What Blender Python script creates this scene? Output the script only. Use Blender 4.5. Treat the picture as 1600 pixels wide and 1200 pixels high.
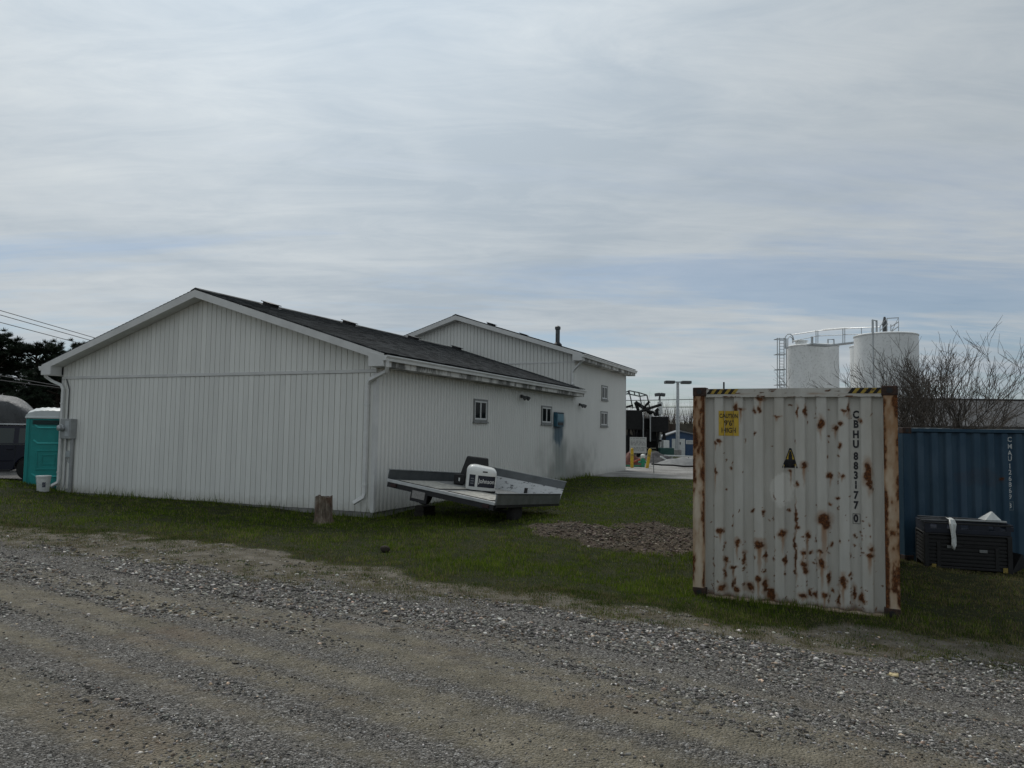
import bpy, bmesh, math, random
import numpy as np
from mathutils import Matrix, Vector

for o in list(bpy.data.objects):
    bpy.data.objects.remove(o, do_unlink=True)
random.seed(7); RNG = np.random.default_rng(7)
S = bpy.context.scene
COL = S.collection
R = math.radians

# ------------------------------------------------------------------ camera
FOC, PITCH, ROLL, CAMZ = 1158.0, .0630, .0142, 1.9
cd = bpy.data.cameras.new('camera'); cam = bpy.data.objects.new('camera', cd); COL.objects.link(cam)
CM = Matrix.Rotation(math.pi/2+PITCH, 3, 'X') @ Matrix.Rotation(ROLL, 3, 'Z')
cam.matrix_world = Matrix.Translation((0, 0, CAMZ)) @ CM.to_4x4()
cd.sensor_width = 36; cd.lens = 36*FOC/1600; cd.clip_start = .1; cd.clip_end = 6000
S.camera = cam
S.view_settings.view_transform = 'Standard'; S.view_settings.look = 'None'
S.view_settings.gamma = 1; S.view_settings.exposure = 0.17
S.view_settings.use_curve_mapping = False
S.cycles.max_bounces = 6; S.cycles.use_denoising = True

SUN_AZ, SUN_EL = R(-20), R(50)         # azimuth from +Y towards +X
# ------------------------------------------------------------------ sky
W = bpy.data.worlds.new('World'); S.world = W; W.use_nodes = True
nt = W.node_tree; nt.nodes.clear()
def wn(t, **k):
    n = nt.nodes.new(t)
    for a, b in k.items(): setattr(n, a, b)
    return n
def wl(a, b): nt.links.new(a, b)
out = wn('ShaderNodeOutputWorld'); bg = wn('ShaderNodeBackground'); bg.inputs[1].default_value = .1
wl(bg.outputs[0], out.inputs[0])
sky = wn('ShaderNodeTexSky', sky_type='NISHITA'); sky.sun_disc = False
sky.sun_elevation = SUN_EL; sky.sun_rotation = SUN_AZ
sky.air_density = 1.0; sky.dust_density = 1.2; sky.ozone_density = 1.5
tc = wn('ShaderNodeTexCoord'); sep = wn('ShaderNodeSeparateXYZ'); wl(tc.outputs['Generated'], sep.inputs[0])
def wmath(op, a, b=None, clamp=False):
    n = wn('ShaderNodeMath', operation=op); n.use_clamp = clamp
    for i, v in enumerate((a, b)):
        if v is None: continue
        if isinstance(v, (int, float)): n.inputs[i].default_value = v
        else: wl(v, n.inputs[i])
    return n.outputs[0]
zc = wmath('ADD', wmath('MAXIMUM', sep.outputs[2], 0.0), .10)
px_ = wmath('DIVIDE', sep.outputs[0], zc); py_ = wmath('DIVIDE', sep.outputs[1], zc)
cmb = wn('ShaderNodeCombineXYZ'); wl(px_, cmb.inputs[0]); wl(py_, cmb.inputs[1])
def wnoise(scale, detail, rough, dist, sx=1, sy=1, rot=0, off=(0, 0, 0)):
    m = wn('ShaderNodeMapping'); wl(cmb.outputs[0], m.inputs[0])
    m.inputs['Scale'].default_value = (sx, sy, 1); m.inputs['Rotation'].default_value = (0, 0, rot)
    m.inputs['Location'].default_value = off
    n = wn('ShaderNodeTexNoise'); wl(m.outputs[0], n.inputs['Vector'])
    n.inputs['Scale'].default_value = scale; n.inputs['Detail'].default_value = detail
    n.inputs['Roughness'].default_value = rough; n.inputs['Distortion'].default_value = dist
    return n.outputs[0]
def wramp(v, pts):
    r = wn('ShaderNodeValToRGB'); wl(v, r.inputs[0]); e = r.color_ramp.elements
    while len(e) < len(pts): e.new(.5)
    for q, (p, c) in zip(e, pts): q.position = p; q.color = (*c, 1) if len(c) == 3 else c
    return r.outputs[0]
n_big = wnoise(.42, 5, .55, .5, 1.0, .7, .25, (3.1, 1.7, 0))
n_mid = wnoise(1.3, 7, .62, .5, .7, 1.25, -.2, (0.4, 5.2, 0))
n_str = wnoise(.62, 8, .62, .6, .42, 1.5, .10, (2.0, .35, 0))
# brighter veil round the hidden sun
sd = Vector((math.sin(SUN_AZ)*math.cos(SUN_EL), math.cos(SUN_AZ)*math.cos(SUN_EL), math.sin(SUN_EL)))
dot = wn('ShaderNodeVectorMath', operation='DOT_PRODUCT'); wl(tc.outputs['Generated'], dot.inputs[0]); dot.inputs[1].default_value = sd
halo = wmath('POWER', wmath('MAXIMUM', dot.outputs['Value'], 0), 6.0)
n_fine = wnoise(3.4, 9, .68, .8, .55, 1.6, .12, (7.1, 2.2, 0))
dens = wmath('ADD', wmath('ADD', wmath('MULTIPLY', n_big, .70), wmath('MULTIPLY', n_mid, .28)), wmath('MULTIPLY', wmath('SUBTRACT', n_fine, .5), .30))
ccol = wramp(dens, [(.36, (5.0, 5.75, 6.45)), (.50, (6.35, 6.95, 7.4)), (.66, (7.7, 8.15, 8.3))])
hm = wn('ShaderNodeMixRGB', blend_type='MULTIPLY'); hm.inputs[0].default_value = 1; wl(ccol, hm.inputs[1])
hv = wmath('ADD', wmath('MULTIPLY', halo, .62), .63)
hc = wn('ShaderNodeCombineXYZ')
for i in range(3): wl(hv, hc.inputs[i])
wl(hc.outputs[0], hm.inputs[2])
# thin places where the blue shows
hor = wmath('SUBTRACT', 1.0, wmath('MULTIPLY', wmath('MAXIMUM', sep.outputs[2], 0), 2.6), clamp=True)
gap = wramp(wmath('ADD', wmath('ADD', n_str, wmath('MULTIPLY', wmath('SUBTRACT', n_fine, .5), .22)), wmath('MULTIPLY', hor, .10)), [(.53, (0, 0, 0)), (.66, (1, 1, 1))])
gapf = wmath('MULTIPLY', wmath('MULTIPLY', gap, .85), wmath('ADD', wmath('MULTIPLY', hor, .85), .15))
sk = wn('ShaderNodeMixRGB', blend_type='MULTIPLY'); sk.inputs[0].default_value = 1
wl(sky.outputs[0], sk.inputs[1]); sk.inputs[2].default_value = (.47, .56, .645, 1)
mx = wn('ShaderNodeMixRGB'); wl(gapf, mx.inputs[0]); wl(hm.outputs[0], mx.inputs[1]); wl(sk.outputs[0], mx.inputs[2])
wl(mx.outputs[0], bg.inputs[0])

sl = bpy.data.lights.new('sun', 'SUN'); sun = bpy.data.objects.new('sun', sl); COL.objects.link(sun)
sl.energy = 1.5; sl.angle = R(16); sl.color = (1, .96, .9)
sun.rotation_euler = sd.to_track_quat('Z', 'Y').to_euler(); sun.location = (0, 0, 40)

# ------------------------------------------------------------------ pixel helpers (authoring only)
def ray(X, Y): return CM @ Vector(((X-800)/FOC, -(Y-600)/FOC, -1))
def at(X, Y, depth):
    d = ray(X, Y); return Vector((0, 0, CAMZ)) + d*(depth/d.y)
YAW = .4107; BC = Vector((-3.1185, 17.02, 0)); BR = Matrix.Rotation(-YAW, 3, 'Z')
EX = BR @ Vector((1, 0, 0)); EY = BR @ Vector((0, 1, 0))
def bw(s, t, z=0): return BC + EX*s + EY*t + Vector((0, 0, z))
def st(x, y):
    dx = x-BC.x; dy = y-BC.y
    return dx*EX.x+dy*EX.y, dx*EY.x+dy*EY.y

# ------------------------------------------------------------------ noise + terrain
def _h(i, j, s):
    v = np.sin(i*127.1+j*311.7+s*74.7)*43758.5453
    return v-np.floor(v)
def vnoise(x, y, s=0):
    x = np.asarray(x, float); y = np.asarray(y, float)
    i = np.floor(x); j = np.floor(y); fx = x-i; fy = y-j
    fx = fx*fx*(3-2*fx); fy = fy*fy*(3-2*fy)
    return (_h(i, j, s)*(1-fx)+_h(i+1, j, s)*fx)*(1-fy)+(_h(i, j+1, s)*(1-fx)+_h(i+1, j+1, s)*fx)*fy
def fbm(x, y, s=0, o=4):
    r = 0; a = .5; n = 0
    for k in range(o):
        r = r+a*vnoise(x*2**k, y*2**k, s+k*3.1); n += a; a *= .5
    return r/n
def sstep(a, b, x):
    t = np.clip((x-a)/(b-a), 0, 1); return t*t*(3-2*t)

CP = []
for s, t, z in [(0, 0, -.13), (-1.2, -.2, -.12), (-3, -.1, -.06), (-6, -.2, -.01), (-10.7, -.2, .02), (.2, 5, -.03), (.2, 10, 0), (.2, 16, .02), (.2, 22.2, .02),
                (-5, 10, 0), (-10.7, 12, .03), (-2.6, -6.6, .04), (3.9, -6.8, 0), (8.4, -6.3, -.13), (11.2, -5.9, -.28), (-8, -6.4, .08), (3.4, -5.4, -.05)]:
    p = bw(s, t); CP.append((p.x, p.y, z))
CP += [(-13.1, 21, .08), (-15, 22.6, .1), (-20, 20, .1), (-25, 40, .1), (2.43, 9.96, -.22), (4.61, 8.87, -.25), (3.5, 9.3, -.24), (7, 14, -.42), (5.2, 15.3, -.34),
       (7.6, 14.4, -.48), (13, 14.6, -.5), (8.1, 13.3, -.45), (9, 11, -.42), (0, 16, 0), (-2.5, 16, -.08), (2, 14.2, -.12), (0, 0, .12), (-2.6, 4, .12), (3, 4.5, -.05), (-1, 6.8, .05),
       (0, -10, .15), (-12, 5, .12), (10, 0, -.2), (10, -10, 0), (7, 34, 0), (7, 42, 0), (14, 60, 0), (0, 80, 0), (40, 60, 0), (-40, 60, .1), (25, 25, -.3), (-60, 0, .2), (60, 0, -.2),
       (0, -60, .2), (4, 27, 0), (12, 26, -.2)]
CP = np.array(CP); _n = len(CP)
_d = np.sqrt(((CP[:, None, :2]-CP[None, :, :2])**2).sum(-1)+1.0)
_A = np.zeros((_n+1, _n+1)); _A[:_n, :_n] = _d; _A[_n, :_n] = 1; _A[:_n, _n] = 1
_W = np.linalg.solve(_A, np.append(CP[:, 2], 0))
def H(x, y):
    x = np.asarray(x, float); y = np.asarray(y, float); r = np.full(x.shape, _W[_n])
    for k in range(_n): r = r+_W[k]*np.sqrt((x-CP[k, 0])**2+(y-CP[k, 1])**2+1.0)
    return r
def h1(x, y): return float(H(np.array([x]), np.array([y]))[0])
def pix_ground(X, Y):
    d = ray(X, Y); z = 0
    for _ in range(12):
        k = (z-CAMZ)/d.z; z = h1(d.x*k, d.y*k)
    return Vector((d.x*k, d.y*k, z))

# edges of lawn and gravel in building axes (s, t)
GS = np.array([[-30, -5.6], [-4.14, -5.66], [-1.11, -4.98], [1.13, -4.96], [3.44, -5.45], [5.02, -5.71], [5.82, -5.45], [7.52, -5.56], [8.61, -5.55], [9.6, -5.29], [10.56, -5.03], [11.48, -4.78], [30, -3.2]])
GV = np.array([[-30, -6.6], [-2.59, -6.63], [.57, -6.86], [2.34, -6.86], [3.86, -6.84], [4.76, -6.8], [6.31, -6.59], [7.01, -6.42], [8.37, -6.27], [9.61, -6.4], [10.43, -6.25], [11.25, -5.92], [30, -4.6]])
SOIL = [(pix_ground(905, 832), 1.0, .55), (pix_ground(985, 845), 1.1, .75), (pix_ground(1060, 838), 1.3, .9)]
def masks(x, y):
    s, t = st(x, y)
    wob = (fbm(x*1.3, y*1.3, 3, 5)-.5)*1.5
    grass = sstep(-.45, .35, t-np.interp(s, GS[:, 0], GS[:, 1])+wob)
    road = sstep(.22, -.22, t-np.interp(s, GV[:, 0], GV[:, 1])+wob*.7)
    soil = np.zeros_like(grass)
    for c, a, b in SOIL:
        q = ((x-c.x)/a)**2+((y-c.y)/(b*1.9))**2
        soil = np.maximum(soil, sstep(1.25, .7, q+(fbm(x*2.2, y*2.2, 9)-.5)*1.1))
    # yard behind: concrete and gravel
    yard = sstep(30.9, 31.6, y+(x-5)*.12)*sstep(-2, 0, s)
    lot = sstep(-11.6, -11.9, s)*sstep(.9, 1.6, t+.15*(s+12))
    return grass*(1-yard)*(1-lot), road, soil, yard, lot
def tracks(x, y):
    # wheel tracks run along the road, turning slightly
    s, t = st(x, y); q = t+.13*s+.35*np.sin(s*.21)
    return q, s

# ------------------------------------------------------------------ mesh helpers
def link(o, parent=None):
    COL.objects.link(o)
    if parent is not None: o.parent = parent
    return o
def np_mesh(name, V, F, mat=None, parent=None, smooth=False, colors=None, loops=None):
    """V (n,3); F (m,k) all faces of k corners"""
    me = bpy.data.meshes.new(name); V = np.ascontiguousarray(V, np.float32); F = np.ascontiguousarray(F, np.int32)
    me.vertices.add(len(V)); me.vertices.foreach_set('co', V.ravel())
    k = F.shape[1]; me.loops.add(F.size); me.loops.foreach_set('vertex_index', F.ravel())
    me.polygons.add(len(F)); me.polygons.foreach_set('loop_start', np.arange(0, F.size, k, dtype=np.int32))
    me.update(calc_edges=True)
    if smooth: me.polygons.foreach_set('use_smooth', np.ones(len(F), bool))
    if colors is not None:
        for cn, c in colors.items():
            a = me.color_attributes.new(cn, 'FLOAT_COLOR', 'POINT')
            c4 = np.ones((len(V), 4), np.float32); c4[:, :c.shape[1]] = c
            a.data.foreach_set('color', c4.ravel())
    if mat: me.materials.append(mat)
    o = bpy.data.objects.new(name, me); return link(o, parent)

class MB:
    def __init__(s): s.v = []; s.f = []
    def add(s, vs, fs):
        n = len(s.v); s.v += [Vector(v) for v in vs]; s.f += [tuple(i+n for i in f) for f in fs]; return s
    def box(s, c, d, M=None):
        x, y, z = d[0]/2, d[1]/2, d[2]/2; c = Vector(c)
        vs = [Vector((a*x, b*y, e*z)) for a in (-1, 1) for b in (-1, 1) for e in (-1, 1)]
        if M is not None: vs = [M @ v for v in vs]
        return s.add([c+v for v in vs], [(0, 1, 3, 2), (4, 6, 7, 5), (0, 4, 5, 1), (2, 3, 7, 6), (0, 2, 6, 4), (1, 5, 7, 3)])
    def bx(s, x0, x1, y0, y1, z0, z1): return s.box(((x0+x1)/2, (y0+y1)/2, (z0+z1)/2), (abs(x1-x0), abs(y1-y0), abs(z1-z0)))
    def tube(s, pts, r, n=8, caps=True):
        pts = [Vector(p) for p in pts]; rs = r if isinstance(r, (list, tuple)) else [r]*len(pts)
        rings = []; up = None
        for i, p in enumerate(pts):
            d = (pts[min(i+1, len(pts)-1)]-pts[max(i-1, 0)])
            d = d.normalized() if d.length > 1e-9 else Vector((0, 0, 1))
            if up is None: up = Vector((0, 0, 1)) if abs(d.z) < .9 else Vector((1, 0, 0))
            a = d.cross(up); a = a.normalized() if a.length > 1e-6 else d.orthogonal().normalized(); b = a.cross(d); up = b
            rings.append([p+(a*math.cos(2*math.pi*k/n)+b*math.sin(2*math.pi*k/n))*rs[i] for k in range(n)])
        vs = [v for q in rings for v in q]; fs = []
        for i in range(len(pts)-1):
            for k in range(n): fs.append((i*n+k, i*n+(k+1) % n, (i+1)*n+(k+1) % n, (i+1)*n+k))
        if caps: fs += [tuple(range(n))[::-1], tuple((len(pts)-1)*n+k for k in range(n))]
        return s.add(vs, fs)
    def lathe(s, prof, n=24, c=(0, 0, 0), M=None):
        c = Vector(c); vs = []
        for r, z in prof:
            for k in range(n):
                a = 2*math.pi*k/n; v = Vector((r*math.cos(a), r*math.sin(a), z)); vs.append(c+(M @ v if M is not None else v))
        fs = []
        for i in range(len(prof)-1):
            for k in range(n): fs.append((i*n+k, i*n+(k+1) % n, (i+1)*n+(k+1) % n, (i+1)*n+k))
        fs += [tuple(range(n))[::-1], tuple((len(prof)-1)*n+k for k in range(n))]
        return s.add(vs, fs)
    def prism(s, poly, fn0, fn1):
        """poly of 2D points; fn0/fn1 map (a,b) to the two end caps"""
        n = len(poly); vs = [fn0(a, b) for a, b in poly]+[fn1(a, b) for a, b in poly]
        return s.add(vs, [tuple(range(n))[::-1], tuple(range(n, 2*n))]+[(i, (i+1) % n, n+(i+1) % n, n+i) for i in range(n)])
    def obj(s, name, mat, parent=None, smooth=False, bevel=0, seg=2):
        me = bpy.data.meshes.new(name); me.from_pydata([tuple(v) for v in s.v], [], s.f)
        bm = bmesh.new(); bm.from_mesh(me); bmesh.ops.recalc_face_normals(bm, faces=bm.faces); bm.to_mesh(me); bm.free()
        if mat: me.materials.append(mat)
        if smooth:
            for p in me.polygons: p.use_smooth = True
        o = bpy.data.objects.new(name, me); link(o, parent)
        if bevel:
            m = o.modifiers.new('bevel', 'BEVEL'); m.width = bevel; m.segments = seg; m.limit_method = 'ANGLE'; m.angle_limit = R(35)
        if smooth: me.set_sharp_from_angle(angle=R(40))
        return o
def tag(o, label, cat=None, group=None, kind=None):
    if label: o['label'] = label
    if cat: o['category'] = cat
    if group: o['group'] = group
    if kind: o['kind'] = kind
    return o
def thing(name, label, cat, loc=(0, 0, 0), rz=0, group=None, M=None):
    o = bpy.data.objects.new(name, None); COL.objects.link(o); o.empty_display_size = .2
    if M is not None: o.matrix_world = M
    else: o.location = loc; o.rotation_euler = (0, 0, rz)
    return tag(o, label, cat, group)

def text_mesh(body, size, space=1.0, bold=0):
    cu = bpy.data.curves.new('t', 'FONT'); cu.body = body; cu.size = size; cu.align_x = 'CENTER'; cu.align_y = 'CENTER'; cu.space_character = space
    cu.resolution_u = 4; cu.offset = bold
    o = bpy.data.objects.new('t', cu); COL.objects.link(o); bpy.context.view_layer.update()
    dg = bpy.context.evaluated_depsgraph_get(); me = bpy.data.meshes.new_from_object(o.evaluated_get(dg))
    bpy.data.objects.remove(o, do_unlink=True); bpy.data.curves.remove(cu)
    V = [v.co.copy() for v in me.vertices]; F = [tuple(p.vertices) for p in me.polygons]; bpy.data.meshes.remove(me)
    return V, F

# ------------------------------------------------------------------ materials
class Mat:
    def __init__(s, name):
        s.m = bpy.data.materials.new(name); s.m.use_nodes = True; s.t = s.m.node_tree; s.b = s.t.nodes['Principled BSDF']
        s.geo = None
    def n(s, t, **k):
        q = s.t.nodes.new(t)
        for a, b in k.items(): setattr(q, a, b)
        return q
    def l(s, a, b): s.t.links.new(a, b)
    def pos(s, scale=(1, 1, 1), rot=(0, 0, 0)):
        if s.geo is None: s.geo = s.n('ShaderNodeNewGeometry')
        m = s.n('ShaderNodeMapping', vector_type='TEXTURE' if False else 'POINT'); s.l(s.geo.outputs['Position'], m.inputs[0])
        m.inputs['Scale'].default_value = scale; m.inputs['Rotation'].default_value = rot
        return m.outputs[0]
    def noise(s, scale, detail=4, rough=.55, vec=None, dist=0):
        q = s.n('ShaderNodeTexNoise'); s.l(vec if vec is not None else s.pos(), q.inputs['Vector'])
        q.inputs['Scale'].default_value = scale; q.inputs['Detail'].default_value = detail; q.inputs['Roughness'].default_value = rough; q.inputs['Distortion'].default_value = dist
        return q.outputs[0]
    def ramp(s, v, pts, interp='LINEAR'):
        q = s.n('ShaderNodeValToRGB'); s.l(v, q.inputs[0]); q.color_ramp.interpolation = interp; e = q.color_ramp.elements
        while len(e) < len(pts): e.new(.5)
        for a, (p, c) in zip(e, pts):
            a.position = p; a.color = (c, c, c, 1) if isinstance(c, (int, float)) else (*c, 1)
        return q.outputs[0]
    def mix(s, f, a, b, mode='MIX'):
        q = s.n('ShaderNodeMixRGB', blend_type=mode)
        for i, v in enumerate((f, a, b)):
            if isinstance(v, (int, float)): q.inputs[i].default_value = v if i == 0 else (v, v, v, 1)
            elif isinstance(v, tuple): q.inputs[i].default_value = (*v, 1)
            else: s.l(v, q.inputs[i])
        return q.outputs[0]
    def math(s, op, a, b=0, clamp=False):
        q = s.n('ShaderNodeMath', operation=op); q.use_clamp = clamp
        for i, v in enumerate((a, b)):
            if isinstance(v, (int, float)): q.inputs[i].default_value = v
            else: s.l(v, q.inputs[i])
        return q.outputs[0]
    def attr(s, name):
        q = s.n('ShaderNodeAttribute'); q.attribute_name = name; return q
    def col(s, v):
        if isinstance(v, tuple): s.b.inputs['Base Color'].default_value = (*v, 1)
        else: s.l(v, s.b.inputs['Base Color'])
        return s
    def rough(s, v):
        if isinstance(v, (int, float)): s.b.inputs['Roughness'].default_value = v
        else: s.l(v, s.b.inputs['Roughness'])
        return s
    def bump(s, h, strength=.3, dist=.01):
        q = s.n('ShaderNodeBump'); s.l(h, q.inputs['Height']); q.inputs['Strength'].default_value = strength; q.inputs['Distance'].default_value = dist
        s.l(q.outputs[0], s.b.inputs['Normal']); return s
    def set(s, **k):
        for a, v in k.items(): s.b.inputs[a.replace('_', ' ').title() if a not in ('IOR',) else a].default_value = v
        return s
def simple(name, c, rough=.6, metal=0, var=.25, scale=3., bump=.0, bscale=60, spec=.4, streak=False):
    M = Mat(name); d = tuple(x*(1-var) for x in c); b = tuple(min(1, x*(1+var*.6)) for x in c)
    v = M.noise(scale, 6, .65, M.pos((1, 1, .25)) if streak else None)
    M.col(M.ramp(v, [(.3, d), (.7, b)])); M.rough(M.math('ADD', M.math('MULTIPLY', M.noise(scale*2.3, 3), .25), rough-.12))
    M.b.inputs['Metallic'].default_value = metal; M.b.inputs['Specular IOR Level'].default_value = spec
    if bump: M.bump(M.noise(bscale, 4), bump, .01)
    return M.m

# ================================================================== GROUND
def ground_mat():
    M = Mat('ground_mix'); a = M.attr('Mask'); sp = M.n('ShaderNodeSeparateColor'); M.l(a.outputs['Color'], sp.inputs[0])
    g, rd, so = sp.outputs[0], sp.outputs[1], sp.outputs[2]; t = M.attr('Track'); tr = M.n('ShaderNodeSeparateColor'); M.l(t.outputs['Color'], tr.inputs[0])
    fine = M.noise(42, 5, .7); med = M.noise(3.5, 6, .65); big = M.noise(.55, 4, .6); tiny = M.noise(190, 3, .7)
    vor = M.n('ShaderNodeTexVoronoi'); M.l(M.pos(), vor.inputs['Vector']); vor.inputs['Scale'].default_value = 62
    vg = M.n('ShaderNodeSeparateColor'); M.l(vor.outputs['Color'], vg.inputs[0])
    vor2 = M.n('ShaderNodeTexVoronoi'); M.l(M.pos(), vor2.inputs['Vector']); vor2.inputs['Scale'].default_value = 150
    vg2 = M.n('ShaderNodeSeparateColor'); M.l(vor2.outputs['Color'], vg2.inputs[0])
    # verge: dry dirt and dead grass
    dirt = M.mix(M.ramp(med, [(.35, 0), (.65, 1)]), (.12, .105, .075), (.27, .245, .20)); dirt = M.mix(.55, dirt, M.ramp(fine, [(.3, .25), (.7, .95)]), 'MULTIPLY')
    # gravel road: grey stone chips over dust
    chip = M.ramp(vg.outputs[0], [(.0, (.022, .022, .022)), (.5, (.122, .114, .104)), (.85, (.25, .238, .22)), (1, (.52, .515, .5))])
    chip2 = M.ramp(vg2.outputs[0], [(.0, (.03, .029, .028)), (.6, (.15, .139, .122)), (1, (.44, .42, .385))])
    grav = M.mix(M.ramp(fine, [(.4, 0), (.6, 1)]), chip, chip2)
    dust = M.mix(M.ramp(med, [(.3, 0), (.7, 1)]), (.20, .178, .128), (.42, .372, .272)); dust = M.mix(.6, dust, M.ramp(tiny, [(.3, .15), (.7, 1.0)]), 'MULTIPLY')
    red = M.mix(M.ramp(big, [(.52, 0), (.68, .5)]), dust, (.17, .115, .085))
    road = M.mix(M.math('MULTIPLY', tr.outputs[0], M.ramp(fine, [(.25, .45), (.7, 1)])), grav, red)
    road = M.mix(.45, road, M.ramp(M.noise(1.4, 5, .6), [(.3, .55), (.7, 1.0)]), 'MULTIPLY')
    lawn = M.mix(M.ramp(med, [(.35, 0), (.7, 1)]), (.018, .026, .007), (.042, .042, .018))
    soil = M.mix(M.ramp(M.noise(7, 6, .7), [(.35, 0), (.7, 1)]), (.045, .034, .024), (.19, .155, .115)); soil = M.mix(.6, soil, M.ramp(fine, [(.3, .3), (.7, 1)]), 'MULTIPLY')
    yard = M.mix(M.ramp(big, [(.4, 0), (.6, 1)]), (.27, .26, .245), (.44, .43, .41)); yard = M.mix(.3, yard, M.ramp(med, [(.3, .4), (.7, 1)]), 'MULTIPLY')
    lot = M.mix(M.ramp(med, [(.3, 0), (.7, 1)]), (.12, .115, .11), (.24, .235, .225))
    def edge(m, w=.35): return M.ramp(M.math('ADD', m, M.math('MULTIPLY', M.math('SUBTRACT', M.noise(13, 7, .8), .5), w*2.4)), [(.34, 0), (.66, 1)])
    c = M.mix(edge(rd, .5), dirt, road); c = M.mix(edge(g, .6), c, lawn); c = M.mix(edge(so, .5), c, soil)
    c = M.mix(edge(tr.outputs[1], .2), c, yard); c = M.mix(edge(tr.outputs[2], .2), c, lot)
    M.col(c); M.rough(.95); M.b.inputs['Specular IOR Level'].default_value = .15
    hgt = M.mix(.5, M.math('MULTIPLY', vor.outputs['Distance'], -1.5), M.math('ADD', M.noise(25, 5, .7), M.math('MULTIPLY', fine, .5)))
    M.bump(hgt, 1.0, .03); return M.m
def axis(lo, hi, step, far, g=1.16):
    a = list(np.arange(lo, hi, step)); d = step; x = a[-1]
    up = []
    while x < far: d *= g; x += d; up.append(x)
    d = step; x = lo; dn = []
    while x > -far: d *= g; x -= d; dn.append(x)
    return np.array(dn[::-1]+a+up)
gx = axis(-15, 13, .11, 2500); gy = axis(2.5, 20, .11, 2500)
GX, GY = np.meshgrid(gx, gy)
def micro(x, y):
    """small relief of the ground: ruts on the road, lumps in the soil"""
    g, rd, so, yd, lo = masks(x, y); q, s = tracks(x, y)
    rut = (fbm(s*.10+3, q*2.6, 21, 3)-.5)*.055+(fbm(s*.35, q*6.0, 33, 3)-.5)*.022
    near = np.exp(-((x)**2+(y-10)**2)/900)
    return near*(rd*rut+so*(fbm(x*3, y*3, 12, 4)-.35)*.20+g*(fbm(x*1.4, y*1.4, 44, 3)-.5)*.05)
def ground_z(x, y): return H(x, y)+micro(x, y)
GZ = ground_z(GX.ravel(), GY.ravel())
g_, r_, s_, y_, l_ = masks(GX.ravel(), GY.ravel()); q_, ss_ = tracks(GX.ravel(), GY.ravel())
trk = 1.0*sstep(.47, .63, fbm(ss_*.06+7.7, q_*3.4+.2, 57, 3)*.72+fbm(ss_*.35, q_*7.5, 91, 3)*.28)*sstep(-.7, -2.0, np.asarray(st(GX.ravel(), GY.ravel())[1])+6.6)
nx, ny = len(gx), len(gy); I = np.arange(nx*ny).reshape(ny, nx)
GF = np.stack([I[:-1, :-1], I[:-1, 1:], I[1:, 1:], I[1:, :-1]], -1).reshape(-1, 4)
ground = np_mesh('ground', np.stack([GX.ravel(), GY.ravel(), GZ], 1), GF, ground_mat(), None, True,
                 {'Mask': np.stack([g_, r_, s_], 1), 'Track': np.stack([trk, y_, l_], 1)})
tag(ground, 'gravel yard road and sloping lawn', None, None, 'structure')

def in_box(x, y, c, ux, w, d):
    """inside the footprint that starts at c, w along ux and d across"""
    dx = x-c[0]; dy = y-c[1]; a = dx*ux[0]+dy*ux[1]; b = -dx*ux[1]+dy*ux[0]
    return (a > 0) & (a < w) & (b > 0) & (b < d)
CONT_YAW = -.465; CONT = Vector((2.4317, 9.9627, -.2413))
BLUE_YAW = .04; BLUE = Vector((7.62, 14.45, -.50))

def attr_mat(name, rough=.9, trans=0, spec=.2):
    M = Mat(name); a = M.attr('Col'); M.col(a.outputs['Color']); M.rough(rough); M.b.inputs['Specular IOR Level'].default_value = spec
    if trans:
        tb = M.n('ShaderNodeBsdfTranslucent'); M.l(a.outputs['Color'], tb.inputs[0]); ms = M.n('ShaderNodeMixShader'); ms.inputs[0].default_value = trans
        o = M.t.nodes['Material Output']; M.l(M.b.outputs[0], ms.inputs[1]); M.l(tb.outputs[0], ms.inputs[2]); M.l(ms.outputs[0], o.inputs[0])
    return M.m
# ---- loose stones
def ico():
    p = (1+5**.5)/2
    v = np.array([(-1, p, 0), (1, p, 0), (-1, -p, 0), (1, -p, 0), (0, -1, p), (0, 1, p), (0, -1, -p), (0, 1, -p), (p, 0, -1), (p, 0, 1), (-p, 0, -1), (-p, 0, 1)], float)
    f = np.array([(0, 11, 5), (0, 5, 1), (0, 1, 7), (0, 7, 10), (0, 10, 11), (1, 5, 9), (5, 11, 4), (11, 10, 2), (10, 7, 6), (7, 1, 8), (3, 9, 4), (3, 4, 2), (3, 2, 6), (3, 6, 8), (3, 8, 9), (4, 9, 5), (2, 4, 11), (6, 2, 10), (8, 6, 7), (9, 8, 1)])
    return v/np.linalg.norm(v[0]), f
IV, IF = ico()
def stones(name, x, y, size, colr, mat):
    n = len(x); z = ground_z(x, y)
    v = IV[None]*(1+RNG.uniform(-.46, .46, (n, 12, 1)))
    a = RNG.uniform(0, 6.28, n); b = RNG.uniform(-.6, .6, n)
    sc = np.stack([RNG.uniform(.8, 1.5, n), RNG.uniform(.7, 1.1, n), RNG.uniform(.4, .8, n)], 1)*size[:, None]
    v = v*sc[:, None, :]
    cb, sb = np.cos(b)[:, None], np.sin(b)[:, None]; y1 = v[..., 1]*cb-v[..., 2]*sb; z1 = v[..., 1]*sb+v[..., 2]*cb
    ca, sa = np.cos(a)[:, None], np.sin(a)[:, None]; x2 = v[..., 0]*ca-y1*sa; y2 = v[..., 0]*sa+y1*ca
    V = np.stack([x2+x[:, None], y2+y[:, None], z1+(z+size*.15)[:, None]], -1).reshape(-1, 3)
    F = (IF[None]+np.arange(n)[:, None, None]*12).reshape(-1, 3)
    return np_mesh(name, V, F, mat, None, False, {'Col': np.repeat(colr, 12, 0)})
N = 215000
d = 3.3+9.5*RNG.random(N)**1.15; th = RNG.uniform(-.74, .70, N)
x = d*np.tan(th)*.98; y = d.copy()
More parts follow.
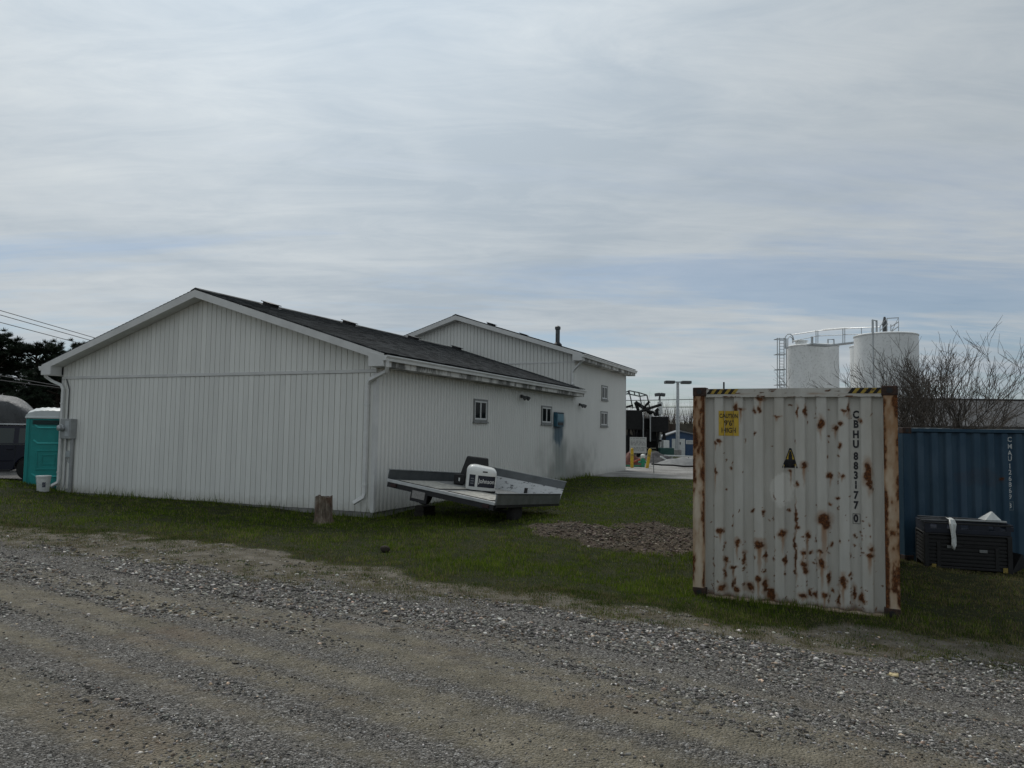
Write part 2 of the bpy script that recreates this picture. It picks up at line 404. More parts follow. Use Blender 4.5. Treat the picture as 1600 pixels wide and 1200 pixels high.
g, rd, so, yd, lo = masks(x, y); q, s = tracks(x, y)
tr = sstep(.47, .63, fbm(s*.06+7.7, q*3.4+.2, 57, 3)*.72+fbm(s*.35, q*7.5, 91, 3)*.28)
tt = st(x, y)[1]; edge_d = -(tt-np.interp(st(x, y)[0], GV[:, 0], GV[:, 1]))       # metres into the road
clump = fbm(s*.35, q*2.2, 61, 4)
coarse = sstep(.5, .62, clump+.16*np.exp(-((edge_d-.9)/1.0)**2)-.13*sstep(1.9, 3.6, edge_d)+.05*sstep(2, 7, np.asarray(s)-1))
keep = (rd > .35) & (RNG.random(N) < (.20+.45*coarse+.25*np.exp(-((edge_d-.7)/.9)**2))*(1-.6*tr*sstep(.8, 1.8, edge_d)))
keep |= (rd <= .35) & (g < .35) & (RNG.random(N) < .10)
x, y, co = x[keep], y[keep], coarse[keep]; n = len(x)
size = (.0034+.0078*RNG.random(n)**2.6)*(1+.75*co)*(1+.35*np.clip((y-5)/6, 0, 1))
size *= .68+.32*np.clip((y-4)/3.2, 0, 1); big = RNG.random(n) < .008; size[big] *= 1.5
k = RNG.random(n)**1.8; base = .055+.27*k; base[RNG.random(n) < .05] = .58
colr = np.stack([base*RNG.uniform(1.0, 1.09, n), base*RNG.uniform(.96, 1.03, n), base*RNG.uniform(.86, .97, n)], 1)
br = RNG.random(n) < .08; colr[br] *= (1.15, .92, .75)
gm = attr_mat('gravel_stone', .9)
gravel = stones('gravel', x, y, size, colr, gm); tag(gravel, 'loose grey crushed gravel spread over the road', 'gravel', None, 'stuff')
print('stones', n)
# clods on the bare soil
n = 6500; c = np.array([(p.x, p.y) for p, a, b in SOIL]); k = RNG.integers(0, 3, n)
x = c[k, 0]+RNG.normal(0, .75, n); y = c[k, 1]+RNG.normal(0, .95, n); so = masks(x, y)[2]; kp = so > .4; x, y = x[kp], y[kp]; n = len(x)
b = RNG.uniform(.03, .15, n)[:, None]; colr = b*np.array([[1.12, .93, .74]])*RNG.uniform(.9, 1.1, (n, 3)); pl = RNG.random(n) < .05; colr[pl] = (.33, .29, .24)
cl = stones('soil_clods', x, y, .007+.026*RNG.random(n)**2.8, colr, gm); tag(cl, 'dark lumpy clods on the bare patch of lawn', 'soil', None, 'stuff')

# ---- grass
def grass(name, x, y, hgt, wid, colr, mat, lean=.5):
    n = len(x); z = ground_z(x, y)-.006; a = RNG.uniform(0, 6.28, n); l = RNG.uniform(.1, lean, n)*hgt; la = RNG.uniform(0, 6.28, n)
    dx, dy = np.cos(a)*wid/2, np.sin(a)*wid/2; lx, ly = np.cos(la)*l, np.sin(la)*l
    P = np.zeros((n, 5, 3))
    P[:, 0] = np.stack([x-dx, y-dy, z], 1); P[:, 1] = np.stack([x+dx, y+dy, z], 1)
    P[:, 2] = np.stack([x+dx*.8+lx*.35, y+dy*.8+ly*.35, z+hgt*.55], 1); P[:, 3] = np.stack([x-dx*.8+lx*.35, y-dy*.8+ly*.35, z+hgt*.55], 1)
    P[:, 4] = np.stack([x+lx, y+ly, z+hgt*.95], 1)
    b = (np.arange(n)*5)[:, None]
    F = np.concatenate([b+np.array([[0, 1, 2]]), b+np.array([[0, 2, 3]]), b+np.array([[3, 2, 4]])])
    return np_mesh(name, P.reshape(-1, 3), F, mat, None, False, {'Col': np.repeat(colr, 5, 0)})
N = 1000000
d = 7.2+29*RNG.random(N)**1.75; th = RNG.uniform(-.75, .72, N); x = d*np.tan(th); y = d
g, rd, so, yd, lo = masks(x, y); s, t = st(x, y)
clump = fbm(x*1.7, y*1.7, 71, 4); patch = fbm(x*.45, y*.45, 75, 3); tuft = fbm(x*6, y*6, 77, 2)
dry = np.clip(sstep(.45, .65, patch)*.28+sstep(4.8, 7.2, x-(y-11)*.25)*.75+sstep(1.0, .0, t-np.interp(s, GS[:, 0], GS[:, 1]))*.45, 0, 1)
blk = (s > -10.75) & (s < 0.02) & (t > -.02) & (t < 23)
cu = (math.cos(CONT_YAW), math.sin(CONT_YAW)); bu = (math.cos(BLUE_YAW), math.sin(BLUE_YAW))
blk |= in_box(x, y, CONT, cu, 2.438, 6.058) | in_box(x, y, BLUE, bu, 6.06, 2.44)
keep = ~blk & (so < .55+.3*RNG.random(N)) & (RNG.random(N) < np.where(g > .5, .30+.55*sstep(.3, .6, tuft), .62*sstep(.0, .5, g)*sstep(.36, .56, tuft)+.42*sstep(.44, .60, tuft)*(rd < .5)))
keep &= (yd < .3) & (lo < .4)
x, y, g, dry, clump, tuft, t, s = [a[keep] for a in (x, y, g, dry, clump, tuft, t, s)]; n = len(x); print('blades', n)
dist = np.hypot(x, y)
hgt = (.022+.05*RNG.random(n)**1.6)*(.65+.8*sstep(.3, .65, clump))*(.40+.60*g)*(1-.30*dry)
wall = ((t > -.45) & (t < .05) & (s > -11) & (s < .4)) | ((s > -.05) & (s < .4) & (t > -.4) & (t < 22))
hgt = np.where(wall & (RNG.random(n) < .45), hgt*RNG.uniform(1.8, 3.6, n), hgt)
nearc = in_box(x, y, (CONT.x-.25, CONT.y-.1), cu, 2.8, .2); hgt = np.where(nearc, hgt*1.5, hgt)
wid = (.0035+.0035*RNG.random(n))*(1+np.clip((dist-9)/11, 0, 3))
k = RNG.random(n)[:, None]
green = (1-k)*np.array([[.036, .068, .005]])+k*np.array([[.125, .175, .020]])
tan = (1-k)*np.array([[.085, .072, .036]])+k*np.array([[.20, .17, .095]])
isdry = RNG.random(n) < np.clip(dry*.75+.09, 0, .9)
colr = np.where(isdry[:, None], tan, green)*(.45+1.1*tuft[:, None])*(.75+.5*clump[:, None])
lt = RNG.random(n) < .10; colr[lt] = np.array([[.20, .21, .07]])*RNG.uniform(.7, 1.35, (int(lt.sum()), 1))
# straggling tufts across the bare verge
nt_ = 5200; ts = RNG.uniform(-13, 14, nt_); u = RNG.random(nt_)**1.5; ge = np.interp(ts, GS[:, 0], GS[:, 1]); ve = np.interp(ts, GV[:, 0], GV[:, 1])
tt_ = ge+.35-u*(ge-ve+.75); tx = BC.x+EX.x*ts+EY.x*tt_; ty = BC.y+EX.y*ts+EY.y*tt_; kp = fbm(tx*.9, ty*.9, 83, 3) > .40; tx, ty, u = tx[kp], ty[kp], u[kp]; nt_ = len(tx); K = 26
vx = np.repeat(tx, K)+RNG.normal(0, .055, nt_*K); vy = np.repeat(ty, K)+RNG.normal(0, .055, nt_*K); m_ = len(vx); vh = np.repeat(.016+.04*RNG.random(nt_)**1.5, K)*RNG.uniform(.5, 1.2, m_); vw = RNG.uniform(.003, .006, m_)
td = (RNG.random(nt_) < .30+.45*u); kk = RNG.random(m_)[:, None]; vc = np.where(np.repeat(td, K)[:, None], (1-kk)*np.array([[.10, .088, .045]])+kk*np.array([[.26, .225, .13]]), (1-kk)*np.array([[.028, .055, .007]])+kk*np.array([[.07, .105, .018]]))
x, y, hgt, wid, colr = np.append(x, vx), np.append(y, vy), np.append(hgt, vh), np.append(wid, vw), np.concatenate([colr, vc])
gr = grass('lawn_grass', x, y, hgt, wid, colr, attr_mat('grass_blade', .9, .3, .04)); tag(gr, 'short spring grass growing over the lawn and verge', 'grass', None, 'stuff')


# ================================================================== BUILDING
WID, LOWL, TOTL, BAND, RIDGE, TRIDGE, SLOPE, THGT = 10.68, 14.2, 22.16, 3.235, 5.42, 6.88, .3136, 4.78
HW = WID/2
def siding_mat(name, c, attr=False):
    M = Mat(name); v = M.noise(1.1, 5, .6, M.pos((1, 1, .35))); w = M.noise(14, 4, .6, M.pos((1, 1, .12)))
    oi = M.n('ShaderNodeObjectInfo')
    base = M.mix(M.ramp(v, [(.3, 0), (.7, 1)]), tuple(x*.93 for x in c), c)
    base = M.mix(.10, base, M.ramp(w, [(.35, .6), (.65, 1)]), 'MULTIPLY')
    base = M.mix(.20, base, M.ramp(oi.outputs['Random'], [(0, .5), (1, 1)]), 'MULTIPLY')
    # splashed dirt with its own ragged edge along the bottom
    sx = M.n('ShaderNodeSeparateXYZ'); M.l(M.pos(), sx.inputs[0])
    dz = M.math('SUBTRACT', M.math('MULTIPLY', M.noise(5, 5, .7), .55), sx.outputs[2])
    base = M.mix(M.ramp(dz, [(-.12, 0), (.40, .75)]), base, (.40, .385, .34))
    if attr:
        a = M.attr('Col'); base = M.mix(a.outputs['Alpha'], base, a.outputs['Color'])
    M.col(base); M.rough(.5); M.b.inputs['Specular IOR Level'].default_value = .35
    M.bump(M.noise(7, 3, .5), .06, .02); return M.m
SID = siding_mat('painted_siding', (.80, .80, .76)); SIDS = siding_mat('painted_side_siding', (.76, .755, .715), True)
TRIM = simple('white_trim', (.62, .62, .605), .5, 0, .12, 2.2)
def stained():
    M = Mat('stained_fascia'); v = M.noise(2.2, 6, .75, M.pos((1, 1, .35), (0, 0, YAW))); M.col(M.mix(M.ramp(v, [(.44, 0), (.56, .88)]), (.60, .59, .555), (.05, .05, .045))); M.rough(.7); return M.m
STAIN = stained()
GUT = simple('gutter_metal', (.66, .665, .65), .38, 0, .15, 3, spec=.5)
def shingle_mat():
    M = Mat('asphalt_shingle'); b = M.n('ShaderNodeTexBrick'); M.l(M.pos((1, 1, 1), (0, 0, YAW+math.pi/2)), b.inputs['Vector'])
    b.inputs['Scale'].default_value = 1; b.inputs['Brick Width'].default_value = .32; b.inputs['Row Height'].default_value = .137; b.inputs['Mortar Size'].default_value = .004
    b.inputs['Color1'].default_value = (.022, .025, .027, 1); b.inputs['Color2'].default_value = (.115, .122, .125, 1); b.inputs['Mortar'].default_value = (.012, .012, .013, 1); b.inputs['Bias'].default_value = -.1
    c = M.mix(.6, b.outputs[0], M.ramp(M.noise(160, 3, .7), [(.3, .4), (.7, 1)]), 'MULTIPLY'); c = M.mix(.5, c, M.ramp(M.noise(.8, 5, .6), [(.3, .5), (.7, 1)]), 'MULTIPLY')
    M.col(c); M.rough(.92); M.b.inputs['Specular IOR Level'].default_value = .25; M.bump(M.noise(200, 3), .4, .004); return M.m
SHING = shingle_mat(); CONC = simple('foundation_concrete', (.25, .245, .235), .9, 0, .3, 5, .3, 40)
BLACKM = simple('black_metal', (.022, .022, .024), .55, .2, .3, 6); DARKG = simple('dark_gray_metal', (.09, .095, .1), .5, .3, .3, 5)
GREYM = simple('gray_painted_metal', (.33, .34, .34), .5, .2, .2, 5); GALV = simple('galvanised_steel', (.42, .44, .45), .42, .6, .2, 6)
GLASS = Mat('window_glass').col((.012, .016, .018)).rough(.06).m
AGED = simple('weathered_window_trim', (.24, .245, .24), .75, 0, .35, 8)
WHITEV = simple('white_vinyl', (.62, .63, .62), .4, 0, .08, 4)

bd = thing('sided_building', 'long white metal-sided building with dark shingle roof and taller rear section', 'building', BC, -YAW)
# walls behind the siding
m = MB(); m.bx(-WID+.02, -.02, .02, LOWL, -.6, 3.3)
m.prism([(-WID+.02, 3.3), (-.02, 3.3), (-.02, 3.6), (-HW, RIDGE-.16), (-WID+.02, 3.6)], lambda a, b: (a, .02, b), lambda a, b: (a, LOWL, b))
m.bx(-WID+.02, -.02, LOWL+.02, TOTL-.02, -.6, 4.7)
m.prism([(-WID+.02, 4.7), (-.02, 4.7), (-.02, 5.0), (-HW, TRIDGE-.16), (-WID+.02, 5.0)], lambda a, b: (a, LOWL+.02, b), lambda a, b: (a, TOTL-.02, b))
m.obj('wall_core', SID, bd)
m = MB(); m.bx(-WID+.01, -.01, .01, .3, -.7, -.0); m.bx(-.3, -.012, .32, TOTL-.03, -.7, -.0); m.obj('foundation', CONC, bd)
# gable boards, one by one
NB = 65; PB = WID/NB
gw = MB().bx(-WID+.03, -.03, .012, .019, .02, 3.2).obj('gable_wall', SID, bd)
def board(x0, x1, z0, za, zb, parent, y=0., me=None):
    b = MB(); e = .006; yf = y-.012
    b.add([(x0, y+.012, z0), (x0+e, yf, z0), (x1-e, yf, z0), (x1, y+.012, z0), (x0, y+.012, za), (x0+e, yf, za), (x1-e, yf, zb), (x1, y+.012, zb)],
          [(0, 1, 5, 4), (1, 2, 6, 5), (2, 3, 7, 6), (4, 5, 6, 7), (0, 3, 2, 1)])
    return b.obj('board', SID, parent)
ref = board(.005, PB-.005, .0, 3.19, 3.19, gw); ref.location.x = -WID
for i in range(1, NB):
    o = ref.copy(); COL.objects.link(o); o.parent = gw; o.location = (-WID+i*PB, RNG.uniform(-.0015, .0015), RNG.uniform(-.006, .004))
gu = MB().prism([(-WID+.05, 3.27), (-.05, 3.27), (-.05, 3.5), (-HW, RIDGE-.2), (-WID+.05, 3.5)], lambda a, b: (a, .010, b), lambda a, b: (a, .017, b)).obj('gable_peak', SID, bd)
def under(x): return RIDGE-.17-SLOPE*abs(x+HW)
for i in range(NB):
    a = -WID+i*PB; board(a+.005, a+PB-.005, 3.272, under(a+.005), under(a+PB-.005), gu, RNG.uniform(-.001, .001))
MB().bx(-WID-.012, .012, -.034, .011, 3.195, 3.268).obj('belt_trim', TRIM, bd, bevel=.006)
m = MB(); m.bx(-.075, .022, -.026, .009, -.005, 3.19); m.bx(-.009, .023, .011, .085, -.005, 3.28); m.obj('corner_trim', TRIM, bd, bevel=.004)
m = MB(); m.bx(-WID-.022, -WID+.075, -.026, .009, -.005, 3.19); m.bx(-WID-.023, -WID+.009, .011, .085, -.005, 3.28); m.obj('corner_trim', TRIM, bd, bevel=.004)
# long side siding with its stain
def side_siding(name, y0, y1, z0, z1, stain):
    n = int(round((y1-y0)/PB)); pb = (y1-y0)/n; prof = []
    for i in range(n):
        a = y0+i*pb; prof += [(-.014, a+.008), (.018, a+.013), (.018, a+pb-.013), (-.014, a+pb-.008)]
    prof = np.array(prof); nz = int((z1-z0)/.07)+1; zs = np.linspace(z0, z1, nz); P = len(prof)
    V = np.zeros((nz, P, 3)); V[..., 0] = prof[None, :, 0]; V[..., 1] = prof[None, :, 1]; V[..., 2] = zs[:, None]
    I = np.arange(nz*P).reshape(nz, P); F = np.stack([I[:-1, :-1], I[:-1, 1:], I[1:, 1:], I[1:, :-1]], -1).reshape(-1, 4)
    yy = V[..., 1].ravel(); zz = V[..., 2].ravel(); n1 = fbm(yy*3, zz*2.2, 5, 4); n2 = fbm(yy*5, zz*.7, 8, 4)
    c = np.zeros((len(yy), 4)); c[:, :3] = (.4, .4, .39)
    if stain:
        blue = sstep(.95, .30, np.abs(yy-12.22+.1*(2-zz))+(n1-.5)*.5)*sstep(1.0, 1.55, zz+(n2-.5)*.9)*sstep(2.75, 2.35, zz)
        drip = sstep(1.15, .35, np.abs(yy-12.55)+(n2-.5)*.7)*sstep(-.3, .5, zz)*sstep(2.0, 1.2, zz)
        low = sstep(1.8, .2, np.abs(yy-13.6)/2.6+(n1-.5))*sstep(2.0, .1, zz+(n1-.5)*1.1)
        c[:, :3] = np.array([.028, .085, .125])*blue[:, None]+(1-blue[:, None])*(np.array([.10, .13, .12])*drip[:, None]+(1-drip[:, None])*np.array([.12, .125, .11]))
        c[:, 3] = np.clip(np.maximum(blue*.93, np.maximum(drip*.66, low*.62)), 0, 1)
    return np_mesh(name, V.reshape(-1, 3), F[:, ::-1], SIDS, bd, False, {'Col': c})
side_siding('side_siding', .085, LOWL, .0, 3.3, True); side_siding('side_siding', LOWL, TOTL-.08, .0, THGT, True)
MB().bx(-.03, .026, TOTL-.075, TOTL+.02, 0, THGT).obj('corner_trim', TRIM, bd)
# tall front gable above the low roof
def tall_gable():
    n = NB; v = []; f = []
    for i in range(n):
        a = -WID+i*PB; b = a+PB; lo = RIDGE-SLOPE*abs((a+b)/2+HW)-.02; ua = TRIDGE-.17-SLOPE*abs(a+HW); ub = TRIDGE-.17-SLOPE*abs(b+HW); k = len(v); y = LOWL
        v += [(a+.004, y+.01, lo), (a+.011, y-.012, lo), (b-.011, y-.012, lo), (b-.004, y+.01, lo), (a+.004, y+.01, ua), (a+.011, y-.012, ua), (b-.011, y-.012, ub), (b-.004, y+.01, ub)]
        f += [(k, k+1, k+5, k+4), (k+1, k+2, k+6, k+5), (k+2, k+3, k+7, k+6)]
    MB().add(v, f).obj('upper_gable_siding', SID, bd)
    MB().bx(-3.2, .02, LOWL-.03, LOWL+.011, 4.70, 4.76).obj('belt_trim', TRIM, bd)
tall_gable()
# roofs
def roof(y0, y1, ridge, parent):
    """both slopes with courses of shingles stepping down"""
    v = []; f = []; n = 42; OV = .44; run = HW+OV; st_ = run/n
    for sg in (-1, 1):
        for i in range(n):
            a = i*st_; b = (i+1)*st_+.012; k = len(v); za = ridge-SLOPE*a+.004; zb = ridge-SLOPE*b+.016
            X = lambda d: -HW+sg*d
            v += [(X(a), y0, za), (X(a), y1, za), (X(b), y0, zb), (X(b), y1, zb), (X(b), y0, zb-.02), (X(b), y1, zb-.02), (X(a), y0, za-.03), (X(a), y1, za-.03)]
            f += [(k, k+1, k+3, k+2), (k+2, k+3, k+5, k+4), (k, k+2, k+4, k+6), (k+1, k+7, k+5, k+3)]
        k = len(v); v += [(-HW, y0, ridge-.04), (-HW, y1, ridge-.04), (-HW+sg*run, y0, ridge-SLOPE*run-.04), (-HW+sg*run, y1, ridge-SLOPE*run-.04)]; f += [(k, k+1, k+3, k+2)]
    r = MB().add(v, f).obj('roof', SHING, parent)
    c = MB(); c.prism([(-.16, -.05), (0, .012), (.16, -.05), (.16, -.03), (0, .034), (-.16, -.03)], lambda a, b: (-HW+a, y0-.01, ridge+b), lambda a, b: (-HW+a, y1+.01, ridge+b)); c.obj('ridge_cap', SHING, r)
    return r
OVG = .35
def trims(y0, y1, ridge, soff, back):
    ex = HW+.42
    for sg in (-1, 1):
        m = MB(); zr = ridge-.028; ze = ridge-.028-SLOPE*ex
        m.prism([(0, zr), (ex, ze), (ex, ze-.17), (0, zr-.19)], lambda a, b: (-HW+sg*a, y0-.028, b), lambda a, b: (-HW+sg*a, y0-.002, b)); m.obj('rake_fascia', TRIM, bd)
        m = MB(); m.prism([(0, zr-.155), (ex-.03, ze-.145), (ex-.03, ze-.16), (0, zr-.172)], lambda a, b: (-HW+sg*a, y0, b), lambda a, b: (-HW+sg*a, y0+OVG-.02, b)); m.obj('rake_soffit', TRIM, bd)
        xo = -HW+sg*ex; xi = -HW+sg*(HW+.03)
        # boxed return at the eave corner
        m = MB(); m.prism([(HW+.02, soff), (ex+.003, soff), (ex+.003, ze-.05), (HW+.02, ze-.05+SLOPE*.38)], lambda a, b: (-HW+sg*a, y0-.034, b), lambda a, b: (-HW+sg*a, y0+OVG-.04, b)); m.obj('eave_return', TRIM, bd, bevel=.008)
        m = MB(); m.bx(-HW+sg*(ex-.03), -HW+sg*(ex-.005), y0+OVG-.04, y1, soff, ze-.03); m.obj('eave_fascia', STAIN, bd)
        m = MB(); m.bx(xi, -HW+sg*(ex-.03), y0+OVG-.03, y1, soff, soff+.02); m.obj('soffit', STAIN, bd)
        gz = ze-.035; pr = [(0, gz), (0, gz-.125), (.075, gz-.125), (.085, gz-.07), (.118, gz-.025), (.118, gz), (.108, gz), (.108, gz-.02), (.072, gz-.065), (.066, gz-.115), (.01, gz-.115), (.01, gz)]
        m = MB(); m.prism(pr, lambda a, b: (-HW+sg*(ex-.002+a), y0-.04, b), lambda a, b: (-HW+sg*(ex-.002+a), y1, b)); g = m.obj('gutter', GUT, bd)
        for yy in (y0-.042, y1+.002):
            MB().prism([(0, gz-.002), (0, gz-.12), (.072, gz-.12), (.083, gz-.07), (.114, gz-.025), (.114, gz-.002)], lambda a, b: (-HW+sg*(ex-.002+a), yy-.002, b), lambda a, b: (-HW+sg*(ex-.002+a), yy+.002, b)).obj('end_cap', GUT, g)
    return
low_roof = roof(-OVG, LOWL-.02, RIDGE, bd); trims(-OVG, LOWL-.03, RIDGE, 3.30, False)
tall_roof = roof(LOWL-OVG, TOTL+OVG, TRIDGE, bd); trims(LOWL-OVG, TOTL+OVG, TRIDGE, THGT-.03, True)
MB().prism([(-HW-.43-HW, 4.9), (-HW, TRIDGE-.03), (HW+.43-HW, 4.9), (HW+.4-HW, 4.75), (-HW, TRIDGE-.22), (-HW-.4-HW, 4.75)], lambda a, b: (a, TOTL+OVG-.03, b), lambda a, b: (a, TOTL+OVG-.004, b)).obj('rake_fascia', TRIM, bd)
def vent(y, ridge, parent, off=.42):
    x = -HW+off; z = ridge-SLOPE*off; Mr = Matrix.Rotation(math.atan(SLOPE), 3, 'Y')
    m = MB(); m.box((x, y, z+.05), (.30, .34, .10), Mr); m.box((x, y, z+.012), (.46, .46, .014), Mr); m.box((x+.02, y, z+.105), (.40, .42, .022), Mr); m.obj('roof_vent', BLACKM, parent, bevel=.01)
for y in (1.95, 5.65, 9.7, 13.2): vent(y, RIDGE, low_roof)
for y in (16.6, 20.5): vent(y, TRIDGE, tall_roof)
m = MB(); zc_ = TRIDGE-SLOPE*(HW-2.0); m.lathe([(.10, zc_-.1), (.10, zc_+.75), (.13, zc_+.76), (.13, zc_+.88), (.05, zc_+.93)], 14, (-2.0, 17.6, 0)); ch = m.obj('flue_pipe', DARKG, tall_roof, True)
MB().lathe([(.2, zc_-.1), (.2, zc_+.06), (.11, zc_+.16)], 14, (-2.0, 17.6, 0)).obj('flashing', BLACKM, ch, True)
# downspouts
def spout(pts, w, name='downspout', straps=()):
    m = MB(); m.tube(pts, w, 4); o = m.obj(name, GUT, bd, bevel=.008)
    for p in straps: MB().box(p, (w*1.75, w*1.7, .03)).obj('strap', GUT, o)
    return o
spout([(.46, -.30, 3.46), (.46, -.28, 3.30), (.40, -.20, 3.20), (-.12, -.085, 3.02), (-.20, -.075, 2.92), (-.20, -.075, .42), (-.215, -.09, .34), (-.42, -.19, .20)], .058, straps=((-.20, -.075, 2.45), (-.20, -.075, .62)))
spout([(-WID-.46, -.25, 3.46), (-WID-.44, -.22, 3.26), (-WID-.30, -.12, 3.14), (-WID+.05, -.08, 3.02), (-WID+.13, -.075, 2.90), (-WID+.13, -.075, .35), (-WID+.12, -.09, .25), (-WID-.05, -.22, .12)], .055, straps=((-WID+.13, -.075, 2.5), (-WID+.13, -.075, .55)))
spout([(.44, LOWL-.32, 4.9), (.42, LOWL-.30, 4.78), (.30, LOWL-.2, 4.66), (.0, LOWL-.09, 4.42), (-.08, LOWL-.08, 4.3), (-.08, LOWL-.08, 3.87), (.0, LOWL-.2, 3.80)], .055)
# windows on the long side
def window(y0, y1, z0, z1, half):
    w = MB(); t = .055; x0, x1 = .012, .05
    for a in ((y0, y0+t, z0, z1), (y1-t, y1, z0, z1), (y0+t, y1-t, z0, z0+t), (y0+t, y1-t, z1-t, z1)): w.bx(x0, x1, *a)
    o = w.obj('window', AGED, bd, bevel=.004); fr = MB(); a0, a1, b0, b1 = y0+t, y1-t, z0+t, z1-t; q = .045; mid = (a0+a1)/2
    for a in ((a0, a0+q, b0, b1), (a1-q, a1, b0, b1), (mid-q*.6, mid+q*.6, b0+q, b1-q), (a0+q, a1-q, b0, b0+q), (a0+q, a1-q, b1-q, b1)): fr.bx(.018, .041, *a)
    fr.obj('frame', WHITEV, o, bevel=.003)
    for a, b in ((a0+q, mid-q*.6), (mid+q*.6, a1-q)): MB().bx(.020, .026, a, b, b0+q, b1-q).obj('pane', GLASS, o)
    MB().bx(.012, .075, y0-.04, y1+.04, z0-.05, z0-.002).obj('sill', AGED, o, bevel=.004)
window(4.98, 5.90, 2.16, 2.82, 1); window(10.43, 11.46, 2.16, 2.82, 1); window(17.75, 18.84, 2.16, 2.84, 1); window(17.88, 18.82, 3.36, 4.02, 1)
# blue box by the window
BLUEM = simple('blue_painted_steel', (.035, .115, .165), .45, .1, .35, 9)
m = MB().bx(.016, .16, 11.70, 12.46, 2.08, 2.62); wb = m.obj('wall_box', BLUEM, bd, bevel=.015); tag(wb, 'blue painted box on the side wall above the blue stain')
MB().bx(.150, .172, 11.76, 12.40, 2.30, 2.56).obj('louvre_panel', simple('pale_blue_panel', (.10, .22, .28), .5, 0, .3, 12), wb); MB().bx(.16, .178, 11.74, 12.42, 2.57, 2.605).obj('hood', BLACKM, wb); MB().bx(.16, .175, 11.80, 12.36, 2.13, 2.24).obj('grille', BLACKM, wb)
def floods(y, z):
    m = MB().box((.04, y, z), (.05, .14, .10)); o = m.obj('floodlight', BLACKM, bd, bevel=.006)
    for sg in (-1, 1):
        MB().tube([(.06, y+sg*.05, z), (.13, y+sg*.14, z-.01)], .018, 6).obj('arm', BLACKM, o)
        MB().lathe([(.03, 0), (.045, .03), (.075, .14), (.075, .16)], 12, (.12, y+sg*.15, z), Matrix.Rotation(R(125), 3, 'Y')).obj('lamp_head', DARKG, o, True)
floods(8.55, 3.06); floods(14.75, 3.02)
# electric meter on the gable
m = MB().bx(-10.42, -9.98, -.21, -.018, 1.50, 2.06); me_ = m.obj('meter_box', GREYM, bd, bevel=.012)
MB().lathe([(.10, 0), (.10, .05), (.085, .06), (.08, .13), (.05, .15)], 18, (-10.30, -.21, 1.80), Matrix.Rotation(R(90), 3, 'X')).obj('meter_dial', GALV, me_, True)
MB().bx(-10.20, -10.02, -.222, -.20, 1.56, 2.00).obj('cover', GALV, me_, bevel=.006)
m = MB(); m.tube([(-10.07, -.07, 1.5), (-10.07, -.07, -.1)], .05, 10); m.obj('conduit', GREYM, bd, True)
m = MB(); m.tube([(-10.34, -.05, 1.5), (-10.34, -.05, .25), (-10.36, -.07, .12), (-10.28, -.10, .02), (-10.18, -.08, .10), (-10.12, -.08, -.08)], .018, 6); m.obj('cable', GREYM, bd, True)
m = MB().bx(-10.24, -10.06, -.13, -.018, .98, 1.16); cb = m.obj('junction_box', GALV, bd, bevel=.008)
for k in range(3): MB().tube([(-10.22+.06*k, -.06, .98), (-10.25+.07*k, -.06, .86-.04*k), (-10.14+.05*k, -.06, .80)], .012, 6).obj('fitting', GALV, cb, True)
MB().tube([(-10.5, -.03, 3.2), (-10.34, -.045, 2.9), (-10.34, -.045, 2.06)], .016, 6).obj('cable', DARKG, bd, True)

# ================================================================== SHIPPING CONTAINERS
def container_profile(x, x0, pitch, dep):
    """depth of the corrugation at x: 0 on outer flats, dep in the recesses"""
    u = ((x-x0)/pitch) % 1.0; a = np.abs(u-.5)*2           # 1 at rib centre, 0 mid recess
    return dep*(1-sstep(.42, .56, a))
def hom(src, dst):
    A = []
    for (x, y), (u, v) in zip(src, dst):
        A += [[x, y, 1, 0, 0, 0, -u*x, -u*y], [0, 0, 0, x, y, 1, -v*x, -v*y]]
    h = np.linalg.solve(np.array(A, float), np.array(dst, float).ravel()); Hm = np.append(h, 1).reshape(3, 3)
    def f(x, y):
        q = Hm @ np.array([x, y, 1.]); return q[0]/q[2], q[1]/q[2]
    return f
def grid_obj(name, xs, zs, yfun, mat, parent, colors=None):
    X, Z = np.meshgrid(xs, zs); Y = yfun(X, Z); n, m_ = len(zs), len(xs); I = np.arange(n*m_).reshape(n, m_)
    F = np.stack([I[:-1, :-1], I[:-1, 1:], I[1:, 1:], I[1:, :-1]], -1).reshape(-1, 4)
    V = np.stack([X.ravel(), Y.ravel(), Z.ravel()], 1)
    return np_mesh(name, V, F, mat, parent, False, colors(X.ravel(), Z.ravel()) if colors else None)
def paint_mat(name, c, rough=.55, dirt=(.20, .19, .17), amt=.35):
    """painted steel: attribute Rust (r = rust, g = rust bleed, b = bare pale patch, paler ribs)"""
    M = Mat(name); a = M.attr('Rust'); sp = M.n('ShaderNodeSeparateColor'); M.l(a.outputs['Color'], sp.inputs[0])
    v = M.noise(2.2, 6, .65, M.pos((1, 1, .3))); w = M.noise(11, 5, .65, M.pos((1, 1, .15)))
    b = M.mix(M.math('MULTIPLY', M.ramp(v, [(.4, 0), (.75, 1)]), amt), c, dirt); b = M.mix(.25, b, M.ramp(w, [(.3, .5), (.65, 1)]), 'MULTIPLY')
    b = M.mix(M.math('MULTIPLY', sp.outputs[2], .55), b, tuple(min(1, x*1.25+.05) for x in c))
    b = M.mix(sp.outputs[1], b, (.23, .105, .032))
    rc = M.ramp(M.noise(38, 5, .7), [(.28, (.018, .010, .007)), (.5, (.085, .032, .012)), (.72, (.22, .085, .026))])
    b = M.mix(sp.outputs[0], b, rc); M.col(b); M.rough(M.math('ADD', M.math('MULTIPLY', sp.outputs[0], .35), rough)); M.b.inputs['Specular IOR Level'].default_value = .3
    M.bump(M.math('ADD', M.noise(9, 4, .5), M.math('MULTIPLY', sp.outputs[0], M.noise(60, 3))), .25, .012); return M.m
